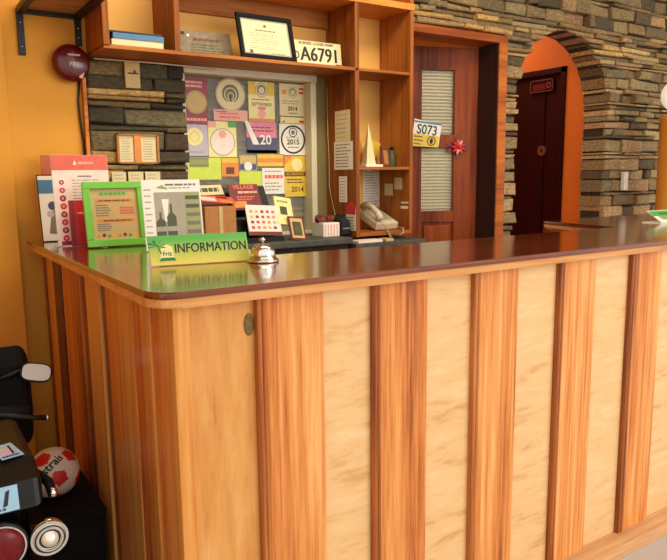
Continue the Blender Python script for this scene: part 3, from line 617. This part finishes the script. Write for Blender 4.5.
fb = thing('alarm_bell', 'round maroon fire alarm bell on the yellow wall', 'bell', (.62, W, 1.736)); BX = wallf(.622, W, 1.736)
MB().lathe([(0, 0), (.05, 0), (.05, .02), (0, .02)], 'maroon', BX).build('back_box', fb)
MB().lathe([(.0, .02), (.066, .02), (.069, .026), (.069, .036), (.064, .048), (.05, .056), (.02, .061), (0, .062)], 'maroon', BX, 40).build('gong', fb)
f = MB(); f.text('FIRE', .02, 'white', BX @ T((.006, -.008, .0625)), 1, .001); f.build('lettering', fb)
MB().box((-.016, .0235, .055), (.028, .0295, .0625), 'pink', X=BX).build('small_print', fb)
MB().box((.036, -.045, .046), (.05, -.02, .0545), 'pink', X=BX @ Matrix.Rotation(-.3, 4, 'Z')).build('label_patch', fb)
tag(MB().tube([(.655, W-.008, 1.69), (.645, W-.008, 1.60), (.648, W-.008, 1.52), (.655, W-.008, 1.44), (.655, W-.008, 1.25), (.655, W-.008, 1.08)], .004, 'blackm').build('cable'), 'black cable hanging from the alarm bell along the wood strip', 'cable')
# bracket shelf, top left
cs = thing('bracket_shelf', 'small plywood shelf on black angle iron brackets at the top left', 'shelf', (.56, 2.6, 1.77))
MB().box((.452, 2.42, 1.918), (.668, W, 1.932), 'plywood').build('board', cs)
f = MB()
for a, b in (((.446, 2.40, 1.900), (.470, W, 1.918)), ((.648, 2.40, 1.900), (.674, W, 1.918)), ((.446, W-.02, 1.902), (.674, W, 1.918)), ((.446, 2.40, 1.900), (.674, 2.42, 1.935))): f.box(a, b, 'blackm', bev=.002)
f.build('angle_frame', cs)
for x, zb in ((.446, 1.755), (.650, 1.806)):
    MB().box((x, W-.012, zb), (x+.024, W, 1.902), 'blackm', bev=.002).sphere((x+.012, W-.012, zb+.03), .004, 'steel', n=10).sphere((x+.012, W-.012, 1.87), .004, 'steel', n=10).build('bracket_leg', cs)

# ------------------------------------------------------------------ things on the stone ledge behind the counter
ZL = 1.03
bxx = thing('cardboard_box', 'plain brown cardboard box on the ledge below the window', 'box', (1.12, 2.62, ZL))
MB().box((1.052, 2.56, ZL), (1.188, 2.70, 1.185), 'card', bev=.002).build('carton', bxx); MB().box((1.112, 2.558, ZL), (1.128, 2.56, 1.185), 'tan').build('tape', bxx)
sheet('leaflet', fr((1.125, 2.60, 1.212), (1, 0, -.10), (0, .9, .42)), .15, .06, 'coral', 'orange red leaflet lying on the cardboard box', 'leaflet', 'leaflets on the cardboard box', [pb(-.075, -.01, -.02, .012, 'blush'), pb(.01, .06, -.03, -.005, 'org'), pb(0, .05, .01, .025, 'mahog')])
lb = thing('leaflet_stack', 'stack of leaflets with a cream and black top behind the orange leaflet', 'leaflets', (1.125, 2.69, 1.187))
X = fr((1.125, 2.665, 1.205), (1, 0, .02), (0, .6, .8)); f = MB().box((-.072, -.02, -.02), (.072, .085, -.001), 'mahog', X=X); f.build('stack', lb)
f = MB().box((-.068, .03, -.001), (.068, .08, .001), 'cream', X=X); f.lines(-.055, .05, [.055], .02, 'darkolive', X @ T((0, 0, .001)), .0006, False, 6); f.build('top_leaflet', lb)
rk = thing('brochure_rack', 'dark sloping brochure rack on the ledge right of the cardboard box', 'rack', (1.33, 2.62, ZL))
f = MB(); f.prism([(2.54, ZL), (2.74, ZL), (2.74, 1.26), (2.72, 1.26), (2.60, 1.05), (2.54, 1.05)], 1.205, 1.40, 'black', fr((0, 0, 0), (0, 1, 0), (0, 0, 1)))
f.build('rack_body', rk)
sheet('brochure', fr((1.275, 2.655, 1.215), (1, 0, 0), (0, .45, .9)), .14, .12, 'mahog', 'dark red brochure reading VILLAGE at the back of the brochure rack', 'brochure', 'brochures on the rack', [pt('VILLAGE', 0, .046, .026, 'coral', bold=.001), pl(-.03, .06, [.022], .010, 'pink', 2, False), pl(-.04, .05, [.0, -.012], .007, 'coral', 4), pb(-.06, .0, -.05, -.02, 'org')], th=.006)
sheet('brochure', fr((1.320, 2.575, 1.118), (1, 0, -.06), (0, .4, .9)), .155, .135, 'blush', 'pale menu card with small red squares in front on the brochure rack', 'brochure', 'brochures on the rack', [pb(-.0775, .0775, -.0675, -.052, 'mahog')]+[pb(-.062+.026*i, -.048+.026*i, -.04+.024*j, -.028+.024*j, ('red', 'org', 'brown', 'coral', 'tan')[(i*3+j*2) % 5]) for i in range(5) for j in range(4)], th=.006)
sheet('brochure', fr((1.432, 2.60, 1.152), (1, 0, -.16), (.04, .5, .87)), .085, .135, 'paleyel', 'yellow green brochure on the right of the brochure rack', 'brochure', 'brochures on the rack', [pb(-.02, .015, -.02, .02, 'darkolive'), pl(-.03, .03, [.045], .01, 'olivep', 3)], th=.006)
sheet('brochure', fr((1.465, 2.545, 1.078), (1, 0, -.1), (-.05, .45, .88)), .075, .11, 'mahog', 'small dark framed picture card leaning at the right end of the rack', 'card', 'brochures on the rack', [pb(-.03, .03, -.046, .046, 'tan'), pb(-.022, .022, -.036, .03, 'darkolive'), pb(-.012, .008, -.02, .005, 'olivep')], th=.006)
wbx = thing('pad_box', 'white and grey striped box on the ledge under the window corner', 'box', (1.675, 2.62, ZL))
MB().box((1.625, 2.58, ZL), (1.712, 2.68, 1.092), 'white', bev=.002).build('carton', wbx)
f = MB(); [f.box((1.632+.016*i, 2.578, 1.036), (1.638+.016*i, 2.58, 1.086), 'pink') for i in range(5)]; f.build('stripes', wbx)
rp = MB(); rr_ = random.Random(2)
for i in range(14): rp.sphere((1.615+.10*rr_.random(), 2.62+.05*rr_.random(), 1.10+.012*rr_.random()), .014, rr_.choice(('mahog', 'mahog', 'brown')), n=10)
single(rp, 'red_wreath', 'dark red garland heaped on the striped box', 'garland', (1.665, 2.645, 1.092))
bb = thing('black_pouch', 'black slanted pouch on the ledge between the striped box and the shelf', 'pouch', (1.742, 2.62, ZL))
MB().prism([(1.718, ZL), (1.778, ZL), (1.772, 1.09), (1.742, 1.125), (1.718, 1.10)], -2.66, -2.58, 'black', fr((0, 0, 0), (1, 0, 0), (0, 0, 1)), bev=.006).build('pouch_body', bb); MB().box((1.728, 2.575, 1.06), (1.768, 2.579, 1.066), 'grey').build('zip', bb)
for i, (x0, x1, y0, y1, z, mt, lab) in enumerate(((1.745, 1.88, 2.475, 2.54, 1.0, 'blush', 'blush paper pad on the lower ledge below the shelf'), (1.90, 1.945, 2.475, 2.54, 1.0, 'tan', 'tan paper pad on the lower ledge below the telephone'))):
    single(MB().box((x0, y0, z), (x1, y1, z+.012), mt, bev=.002), 'paper_pad', lab, 'pad', ((x0+x1)/2, (y0+y1)/2, z), 'pads on the lower ledge')

# ------------------------------------------------------------------ things on the counter
# tall acrylic poster with red header
rh = thing('poster_stand', 'tall poster with coral header standing at the back left of the counter', 'poster', (.555, 2.44, ZT))
X = fr((.555, 2.42, ZT+.0015), (1, 0, 0), (-.03, .10, 1)); 
MB().box((-.094, 0, -.003), (.096, .308, 0), 'acry', X=X).box((-.094, .0075, -.07), (.096, .011, 0), 'acry', X=X).build('acrylic_stand', rh)
f = MB(); f.box((-.092, .002, 0), (.094, .306, .0012), 'blush', X=X); Z = X @ T((0, 0, .0012))
f.box((-.092, .256, 0), (.094, .306, .0005), 'coral', X=Z); f.prism([(-.022, .274), (-.010, .274), (-.016, .290)], 0, .001, 'white', Z); f.lines(-.005, .045, [.28], .008, 'pink', Z, .001, False, 2)
f.lines(-.01, .035, [.235], .005, 'grey', Z, .0005, False, 3); f.lines(-.03, .08, ys(.16, .222, 7), .003, 'midgrey', Z, .0005, True, 8)
for i in range(8): f.disc(-.064, .026+i*.027, .0105-.0012*max(0, i-5), 0, .0006, 'burg' if i % 2 else 'red', Z); f.disc(-.064, .026+i*.027, .004, .0006, .001, 'pink', Z)
f.box((-.08, .002, 0), (-.04, .016, .0006), 'burg', X=Z); f.build('poster_print', rh)
rl = thing('red_booklet', 'red booklet leaning against the tall coral headed poster', 'booklet', (.54, 2.38, ZT))
X = fr((.545, 2.382, ZT+.001), (1, 0, 0), (0, .10, 1)); MB().box((-.045, 0, -.006), (.055, .155, .001), 'red', bev=.001, X=X).build('cover', rl)
f = MB(); Z = X @ T((0, 0, .001)); f.box((-.045, 0, 0), (-.03, .155, .0006), 'burg', X=Z); f.lines(-.02, .02, [.112], .006, 'pink', Z, .0006, False); f.lines(.005, .02, ys(.012, .095, 6), .009, 'mahog', Z, .0006, False, 5); f.build('print', rl)
bl_ = thing('blue_brochure', 'blue and white photo brochure leaning by the yellow wall', 'brochure', (.50, 2.65, ZT))
X = fr((.487, 2.63, ZT+.002), (1, 0, 0), (-.17, .16, 1)); MB().box((-.035, 0, -.012), (.075, .245, -.001), 'black', X=X).build('binder', bl_)
f = MB(); f.box((-.033, .002, -.001), (.075, .24, .0005), 'white', X=X); Z = X @ T((0, 0, .0005)); f.box((-.033, .175, 0), (.075, .225, .0006), 'blue', X=Z); f.disc(.01, .13, .016, 0, .0007, 'navy', Z); f.disc(.0, .10, .012, 0, .0007, 'lav', Z); f.prism([(-.01, .03), (.035, .02), (.03, .12), (.005, .11)], 0, .0006, 'grey', Z); f.build('cover_print', bl_)
ob = thing('orange_folder', 'brown orange folder with a cream sheet behind the tall poster', 'folder', (.54, 2.70, ZT))
X = fr((.525, 2.705, ZT+.001), (1, 0, 0), (-.03, .06, 1)); MB().box((-.045, 0, -.004), (.09, .315, .0), 'foldc', X=X).build('cover', ob); MB().box((-.010, 0, 0), (.088, .285, .001), 'cream', X=X).build('sheet', ob)
# green framed price list
gf = thing('price_list_frame', 'price list in a bright green frame leaning back on the counter', 'picture frame', (.63, 2.3, ZT))
X = fr((.628, 2.29, ZT+.001), (.995, -.06, 0), (-.06, .22, 1)); f = MB(); wd, ht, bw = .200, .218, .024
for a, b in (((-wd/2, 0, 0), (wd/2, bw, .014)), ((-wd/2, ht-bw, 0), (wd/2, ht, .014)), ((-wd/2, bw, 0), (-wd/2+bw, ht-bw, .014)), ((wd/2-bw, bw, 0), (wd/2, ht-bw, .014))): f.box(a, b, 'green', bev=.003, X=X)
f.build('frame', gf)
f = MB(); f.box((-.08, .02, 0), (.08, .198, .005), 'tan', X=X); Z = X @ T((0, 0, .005)); f.lines(-.045, .04, [.178], .010, 'mgreen', Z, .0006, False, 4); f.box((-.062, .15, 0), (.062, .16, .0006), 'org', X=Z); f.lines(-.05, .05, [.155], .004, 'brown', Z, .0009, False)
f.lines(-.062, -.01, ys(.105, .14, 5), .0035, 'grey', Z, .0006, True, 6); f.lines(.016, .062, [.130, .121, .112], .006, 'coral', Z, .0006, False, 11); f.box((-.062, .083, 0), (.062, .092, .0006), 'org', X=Z); f.lines(-.04, .05, [.0875], .004, 'brown', Z, .0009, False, 3); f.lines(-.062, -.005, ys(.055, .076, 4), .003, 'grey', Z, .0006, True, 2)
for i in range(8): f.disc(-.06+.017*i, .036+.003*(i % 2), .006, 0, .0007, ('org', 'brown', 'mgreen', 'yel')[i % 4], Z, 10)
f.build('price_sheet', gf); MB().box((-.02, .018, -.075), (.02, .022, 0), 'black', X=X).build('strut', gf)
# white poster in acrylic stand
wp = thing('acrylic_poster', 'grey and white photo poster in clear stand behind the information sign', 'poster', (.74, 2.06, ZT))
X = fr((.742, 2.05, ZT+.0015), (1, -.02, 0), (-.03, .12, 1)); MB().box((-.096, 0, -.003), (.096, .222, 0), 'acry', X=X).box((-.096, .0075, -.06), (.096, .011, 0), 'acry', X=X).build('acrylic_stand', wp)
f = MB(); f.box((-.094, .002, 0), (.094, .22, .001), 'white', X=X); Z = X @ T((0, 0, .001)); f.lines(-.02, .08, [.205], .006, 'grey', Z, .0005, False, 2); f.lines(-.04, .06, [.195], .004, 'midgrey', Z, .0005, False, 2); f.prism([(-.05, .196), (-.03, .205), (-.012, .19)], 0, .0006, 'olivep', Z)
f.box((-.058, .03, 0), (.09, .182, .0005), 'midgrey', X=Z); f.box((.04, .04, .0005), (.088, .18, .001), 'olivep', X=Z)
for i in range(5): f.box((.042, .05+.027*i, .001), (.086, .062+.027*i, .0013), 'darkolive' if i > 2 else 'grey', X=Z)
for bx_, h_ in ((-.045, .075), (-.01, .10)): f.prism([(bx_-.012, .045), (bx_+.018, .045), (bx_+.018, .045+h_*.6), (bx_+.006, .045+h_*.75), (bx_+.006, .045+h_), (bx_, .045+h_), (bx_, .045+h_*.75), (bx_-.012, .045+h_*.6)], .0005, .0012, 'darkolive', Z); f.box((bx_-.012, .06, .0012), (bx_+.018, .075, .0015), 'midgrey', X=Z)
f.prism([(-.035, .16), (-.012, .16), (-.022, .09), (-.028, .09)], .0005, .001, 'white', Z); f.box((-.058, .03, .0005), (.04, .046, .001), 'grey', X=Z); f.lines(-.0, .09, [.02], .006, 'grey', Z, .0006, False, 5); f.lines(-.088, -.066, ys(.02, .19, 10), .004, 'midgrey', Z, .0005, True, 5); f.build('poster_print', wp)
# information sign
inf = thing('information_sign', 'green and yellow desk sign reading INFORMATION at the counter corner', 'sign', (.675, 1.685, ZT))
X = fr((.676, 1.681, ZT+.001), (.988, -.152, 0), (0, .30, 1))
gi = MB().prism([(-.132, 0), (.132, 0), (.130, .079), (-.136, .079)], 0, .004, 'infog', X, bev=.001).build('face', inf)
MB().prism([(0, 0), (.06, 0), (.02, .072)], -.13, .13, 'acry', fr((.676, 1.687, ZT+.0005), (.152, .988, 0), (0, 0, 1))).build('prop', inf)
f = MB(); Z = X @ T((0, 0, .004)); f.text('INFORMATION', .0345, 'ink', Z @ T((.0285, .042, 0)), .83); f.text('INFORMATION', .0345, 'ink', Z @ T((.0294, .0423, 0)), .83, .0007); f.build('lettering', inf)
f = MB(); f.prism([(-.108, .014), (-.070, .014), (-.074, .048), (-.088, .056), (-.103, .046)], 0, .0008, 'paleyel', Z); f.prism([(-.110, .012), (-.066, .012), (-.072, .020), (-.104, .020)], 0, .0011, 'dgreen', Z); f.text('Friz', .016, 'dgreen', Z @ T((-.088, .030, .0006)), 1, .0005, .0004)
for a in (20, 70, 120, 165, 215, 330): f.prism([(-.112, .052), (-.112+.022*math.cos(math.radians(a-14)), .055+.014*math.sin(math.radians(a-14))), (-.112+.026*math.cos(math.radians(a)), .054+.012*math.sin(math.radians(a)))], 0, .0009, 'dgreen', Z)
f.prism([(-.104, .03), (-.101, .03), (-.110, .054), (-.113, .054)], 0, .0009, 'dgreen', Z); f.build('palm_logo', inf)
# call bell
cb = thing('call_bell', 'silver service bell on the counter right of the information sign', 'bell', (.826, 1.62, ZT)); BX = T((.826, 1.62, ZT))
MB().lathe([(0, 0), (.042, 0), (.043, .004), (.041, .008), (.036, .010), (.034, .017), (0, .017)], 'steel', BX).build('base', cb)
MB().lathe([(.034, .017), (.0345, .022), (.033, .03), (.028, .039), (.018, .046), (.006, .049), (0, .049)], 'chrome', BX).build('dome', cb)
MB().lathe([(0, .049), (.004, .049), (.004, .056), (.009, .057), (.009, .061), (.005, .065), (0, .066)], 'steel', BX, 16).build('plunger', cb)
# green brochure on the right wing
gs = thing('tent_card', 'green and white tent card at the far right of the counter', 'sign', (2.90, 1.80, ZT))
X = fr((2.965, 1.725, ZT+.003), (.995, -.1, 0), (-.25, .9, .62)); MB().prism([(-.09, 0), (.1, 0), (.1, .085), (-.105, .085)], 0, .003, 'white', X).build('card', gs)
f = MB(); Z = X @ T((0, 0, .003)); f.prism([(-.098, .045), (.1, .045), (.1, .08), (-.103, .08)], 0, .0006, 'mgreen', Z); f.prism([(-.06, .018), (.1, .018), (.1, .045), (-.07, .045)], 0, .0005, 'olivep', Z); f.lines(-.05, .09, [.06], .012, 'dgreen', Z, .001, False); f.build('print', gs)
MB().box((2.865, 1.73, ZT), (3.055, 1.82, ZT+.004), 'white').build('base_sheet', gs)

# ------------------------------------------------------------------ door decorations, wall switch, globe post
sp_ = thing('old_plate', 'tilted white number plate with yellow sticker hung on the half open door', 'plate', LX @ Vector((.33, 1.45, .02)))
X = LX @ T((.327, 1.53, .028)) @ Matrix.Diagonal((-1, 1, 1, 1)) @ Matrix.Rotation(math.radians(-7), 4, 'Z')
MB().prism([(-.085, -.075), (.078, -.062), (.082, .06), (-.085, .075)], -.004, 0, 'white', X).build('plate', sp_)
f = MB(); f.text('S073', .075, 'ink', X @ T((-.002, .02, .0003)), .85, bold=.001); f.box((-.085, .057, 0), (.082, .066, .001), 'blue', X=X); f.build('lettering', sp_)
f = MB(); f.prism([(-.086, -.077), (.074, -.066), (.076, -.005), (-.086, -.005)], .0005, .002, 'yel', X); f.ring(.03, -.036, .021, .026, .002, .003, 'ink', X); f.disc(.03, -.036, .010, .002, .003, 'ink', X, ry=.016); f.lines(-.075, -.02, [-.02, -.04, -.06], .007, 'brown', X @ T((0, 0, .002)), .0007, True, 3); f.build('yellow_sticker', sp_)
bw_ = thing('ribbon_bow', 'red ribbon flower bow on the half open door', 'bow', LX @ Vector((.13, 1.45, 0))); B = LX @ T((.128, 1.459, .0))
f = MB()
for k_ in range(9):
    a = 2*PI*k_/9; f.sphere((0, 0, 0), .017, ('red', 'red', 'coral', 'pink')[k_ % 4], B @ T((.026*math.cos(a), .026*math.sin(a), .016)) @ Matrix.Rotation(a, 4, 'Z'), 12, (1.2, .55, .6))
f.sphere((0, 0, .024), .014, 'red', B, 12); f.build('petals', bw_)
f = MB()
for a in (15, 165, 195, 340, 90, 270): a_ = math.radians(a); f.prism([(0, -.008), (.055, -.012), (.075, 0), (.055, .012), (0, .008)], .002, .005, 'mahog', B @ Matrix.Rotation(a_, 4, 'Z'))
f.build('ribbon_tails', bw_)
sw = thing('light_switch', 'narrow white light switch on the stone wall right of the arch', 'switch', (4.105, 2.75, 1.18)); X = wallf(4.105, 2.745, 1.247)
MB().box((-.022, -.06, -.02), (.022, .06, .006), 'white', bev=.003, X=X).build('plate', sw); MB().box((-.008, -.018, .006), (.008, .018, .010), 'white', bev=.002, X=X).build('rocker', sw)
gp = thing('globe_lamp_post', 'yellow round post topped by a white globe lamp at the right edge', 'lamp', (4.165, 2.446, 0))
MB().lathe([(0, 0), (.11, 0), (.11, .06), (.10, .07), (.10, 1.62), (.108, 1.63), (.108, 1.655), (0, 1.655)], 'yellow', T((4.165, 2.446, 0)), 40).build('post', gp)
MB().lathe([(0, 0), (.06, 0), (.055, .02), (.04, .03), (0, .03)], 'white', T((4.165, 2.446, 1.655))).build('collar', gp)
MB().sphere((4.155, 2.446, 1.772), .10, 'globe', n=32).build('globe', gp)

# ------------------------------------------------------------------ scooter, ball and crate at the left
sc = thing('motor_scooter', 'small black motor scooter parked beside the counter, seen from behind', 'scooter', (.03, 1.75, 0)); AX = .03
def wheel(y, r, name):
    X = fr((AX, y, r), (0, 1, 0), (0, 0, 1)); o = MB(); pr_ = []
    for i in range(13): a = 2*PI*i/12; pr_.append((r-.045+.045*math.cos(a), .045*math.sin(a)))
    o.lathe(pr_, 'rubber', X, 32); o = o.build(name, sc)
    h = MB(); h.lathe([(0, -.03), (.04, -.03), (.05, -.012), (r-.075, -.012), (r-.06, -.025), (r-.06, .025), (r-.075, .012), (.05, .012), (.04, .03), (0, .03)], 'steel', X, 24); h.build('hub', o)
wheel(1.60, .20, 'rear_wheel'); wheel(2.36, .20, 'front_wheel')
YZ = fr((AX, 0, 0), (0, 1, 0), (0, 0, 1))                             # local x = y, local y = z, extrude along x
MB().prism([(1.47, .44), (1.47, .60), (1.44, .635), (1.46, .66), (1.62, .70), (1.86, .69), (1.90, .50), (1.84, .34), (1.62, .42)], -.15, .15, 'black', YZ, bev=.03, seg=3).build('rear_body', sc)
MB().prism([(1.84, .36), (1.86, .26), (2.18, .26), (2.22, .36)], -.16, .16, 'blackm', YZ, bev=.012).build('footboard', sc)
MB().prism([(2.16, .30), (2.20, .72), (2.24, .80), (2.27, .74), (2.26, .30)], -.17, .17, 'black', YZ, bev=.03, seg=3).build('leg_shield', sc)
# tail cowl with stickers
cw = MB().prism([(1.435, .635), (1.45, .69), (1.52, .715), (1.76, .722), (1.84, .70), (1.84, .62)], -.182, .182, 'black', YZ, bev=.018, seg=3).build('tail_cowl', sc)
def stick(X, w_, h_, c2, seed):
    f = MB(); f.box((-w_/2, -h_/2, 0), (w_/2, h_/2, .001), 'sky', X=X); Z = X @ T((0, 0, .001)); f.disc(-w_*.15, .0, h_*.3, 0, .0006, c2, Z, 16); f.prism([(w_*.1, -h_*.3), (w_*.22, -h_*.25), (w_*.3, h_*.35), (w_*.2, h_*.3)], 0, .0007, 'ink', Z); f.lines(-w_*.4, w_*.4, [-h_*.38], h_*.1, 'navy', Z, .0006, True, seed); return f.build('sticker', cw)
stick(fr((.125, 1.4345, .665), (1, 0, 0), (0, .27, 1)), .075, .05, 'coral', 2)
stick(fr((.160, 1.55, .7215), (.97, .22, 0), (-.22, .97, .06)), .045, .075, 'lav', 4)
stick(fr((.07, 1.50, .7125), (1, .1, 0), (-.1, 1, .35)), .07, .04, 'pinker', 5)
MB().prism([(1.55, .712), (1.60, .76), (1.80, .77), (1.86, .712)], -.12, .03, 'rubber', YZ, bev=.025, seg=3).build('seat', sc)
def lamp(x, y, z, r, kind):
    X = fr((x, y, z), (1, 0, 0), (0, 0, 1))
    if kind == 'tail':
        o = MB().lathe([(0, -.05), (r*.8, -.05), (r*1.2, -.01), (r*1.22, .0), (r*1.1, .006), (r, .0), (0, .0)], 'black', X).ring(0, 0, r*1.02, r*1.10, .003, .007, 'chrome', X).build('tail_lamp', sc)
        f = MB().lathe([(r, .0), (r*.97, .008), (r*.8, .014), (r*.4, .018), (0, .019)], 'redlens', X); f.build('red_lens', o)
    else:
        o = MB().lathe([(0, -.04), (r*.5, -.04), (r*.95, -.018), (r, .0), (0, .0)], 'chrome', X).ring(0, 0, r*.86, r, 0, .006, 'chrome', X).build('turn_signal', sc)
        MB().lathe([(r*.86, 0), (r*.8, .008), (r*.62, .010), (r*.58, .006), (r*.46, .006), (r*.42, .014), (r*.26, .016), (r*.2, .019), (0, .021)], 'lens', X).ring(0, 0, r*.60, r*.70, .007, .0115, 'chrome', X).ring(0, 0, r*.46, r*.56, .005, .0075, 'blackm', X).ring(0, 0, r*.72, r*.80, .006, .0095, 'blackm', X).build('clear_lens', o)
lamp(.122, 1.425, .570, .043, 'tail'); lamp(-.062, 1.425, .570, .043, 'tail')
lamp(.212, 1.42, .567, .037, 'sig'); lamp(-.152, 1.42, .567, .037, 'sig')
MB().tube([(.212, 1.46, .567), (.10, 1.50, .57)], .012, 'black').tube([(-.152, 1.46, .567), (-.04, 1.50, .57)], .012, 'black').build('signal_stalk', sc)
MB().tube([(.20, 1.68, .61), (.228, 1.63, .622), (.243, 1.58, .618), (.244, 1.55, .608)], .011, 'matte').sphere((.245, 1.545, .606), .012, 'chrome', n=14).build('grab_rail', sc)
MB().prism([(1.42, .20), (1.40, .50), (1.43, .52), (1.52, .46), (1.50, .24)], -.10, .10, 'black', YZ, bev=.012).build('rear_fender', sc)
MB().tube([(.24, 1.44, .36), (.24, 1.55, .35), (.23, 1.9, .30)], [.038, .042, .03], 'blackm', 16).build('exhaust', sc)
# handlebar group
MB().tube([(AX, 2.20, .60), (AX, 2.14, .78)], .03, 'black').prism([(2.04, .66), (2.00, .78), (2.05, .86), (2.16, .86), (2.22, .74), (2.16, .64)], -.12, .17, 'matte', YZ, bev=.035, seg=3).build('handlebar_cowl', sc)
for s_ in (1, -1):
    x = lambda d: AX+s_*d
    MB().tube([(x(.12), 2.05, .67), (x(.20), 2.04, .655), (x(.245), 2.035, .645)], .017, 'rubber').build('grip', sc)
    MB().tube([(x(.12), 1.965, .680), (x(.19), 1.955, .668), (x(.24), 1.955, .652), (x(.282), 1.96, .642)], [.012, .009, .0065, .008], 'blackm').sphere((x(.282), 1.96, .642), .009, 'steel', n=12).build('brake_lever', sc)
    MB().prism([(2.06, .54), (2.03, .64), (2.05, .78), (2.09, .83), (2.13, .76), (2.12, .58)], min(x(.15)-AX, x(.262)-AX), max(x(.15)-AX, x(.262)-AX), 'matte', YZ, bev=.028, seg=4).build('hand_guard', sc)
    o = MB().tube([(x(.12), 2.06, .74), (x(.18), 2.05, .75), (x(.235), 2.03, .768)], .008, 'black').build('mirror_stem', sc)
    X = fr((x(.272), 2.02, .760), (.97, 0, -.26*s_), (.1, .35, 1))
    outl = [(.043*math.copysign(abs(math.cos(a))**.6, math.cos(a)), .027*math.copysign(abs(math.sin(a))**.6, math.sin(a))) for a in [2*PI*i/28 for i in range(28)]]
    o = MB().prism(outl, -.02, .002, 'black', X, bev=.004).build('mirror', sc)
    MB().prism([(p_[0]*.88, p_[1]*.86) for p_ in outl], .002, .0035, 'silver', X).build('mirror_glass', o)
MB().lathe([(0, -.02), (.06, -.02), (.075, .0), (.07, .03), (.04, .05), (0, .055)], 'matte', fr((AX-.02, 2.0, .90), (1, 0, 0), (0, 0, 1))).tube([(AX-.02, 2.03, .90), (AX-.01, 2.08, .84)], .02, 'black').build('windscreen_pod', sc)
cr = thing('plastic_crate', 'dark plastic crate in the shade between the scooter and the counter', 'crate', (.33, 2.1, 0))
f = MB(); f.box((.225, 1.93, 0), (.440, 2.33, .34), 'crate', bev=.008); f.build('body', cr)
f = MB(); f.box((.218, 1.922, .325), (.447, 2.338, .352), 'crate', bev=.006); f.build('rim', cr)
bc, br = Vector((.338, 2.085, .4265)), .0745
ba = thing('ball', 'white and red ball resting on the crate beside the counter', 'ball', (bc.x, bc.y, bc.z-br))
b2 = bmesh.new(); bmesh.ops.create_icosphere(b2, subdivisions=5, radius=br)
ph_ = (1+5**.5)/2; ico = [Vector(v).normalized() for v in [(0, a, b*ph_) for a in (1, -1) for b in (1, -1)]+[(a, b*ph_, 0) for a in (1, -1) for b in (1, -1)]+[(b*ph_, 0, a) for a in (1, -1) for b in (1, -1)]]
toC = (Vector((0, 0, CAM_H))-bc).normalized()
right = toC.cross(Vector((0, 0, 1))).normalized()*-1; upv = right.cross(toC)*-1
if upv.z < 0: upv = -upv
tgt = (toC*.93+right*.20-upv*.27).normalized()
Q = ico[0].rotation_difference(tgt).to_matrix().to_4x4(); ico = [Q.to_3x3() @ v for v in ico]
def penta(d):
    v = max(ico, key=lambda q: d.dot(q)); nb = sorted(ico, key=lambda q: -q.dot(v))[1:6]
    tn = [(q-v*q.dot(v)).normalized() for q in nb]; p_ = d-v*d.dot(v)
    for a in range(5):
        for b in range(a):
            if tn[a].dot(tn[b]) > 0 and p_.dot((tn[a]+tn[b]).normalized()) > .29: return False
    return True
mb = MB(); kw = mb.mi('ballw'); kr = mb.mi('ballr'); mp_ = {v: mb.bm.verts.new(v.co+bc) for v in b2.verts}
for f_ in b2.faces:
    d = f_.calc_center_median().normalized(); nf = mb.bm.faces.new([mp_[v] for v in f_.verts]); nf.smooth = True
    nf.material_index = kr if penta(d) else kw
b2.free(); mb.build('ball_skin', ba)
f = MB(); cdir = (toC*.96-right*.12+upv*.25).normalized(); tu = (right*.75+upv*.66).normalized(); tu = (tu-cdir*tu.dot(cdir)).normalized(); tv = cdir.cross(tu)
f.text('strais', .036, 'ink', fr((0, 0, 0), (1, 0, 0), (0, 1, 0)), 1, .0006, .0006)
for v in f.bm.verts: v.co = bc+(cdir*br+tu*(v.co.x+.010)+tv*v.co.y).normalized()*(br+.0008+v.co.z)
f.build('lettering', ba)
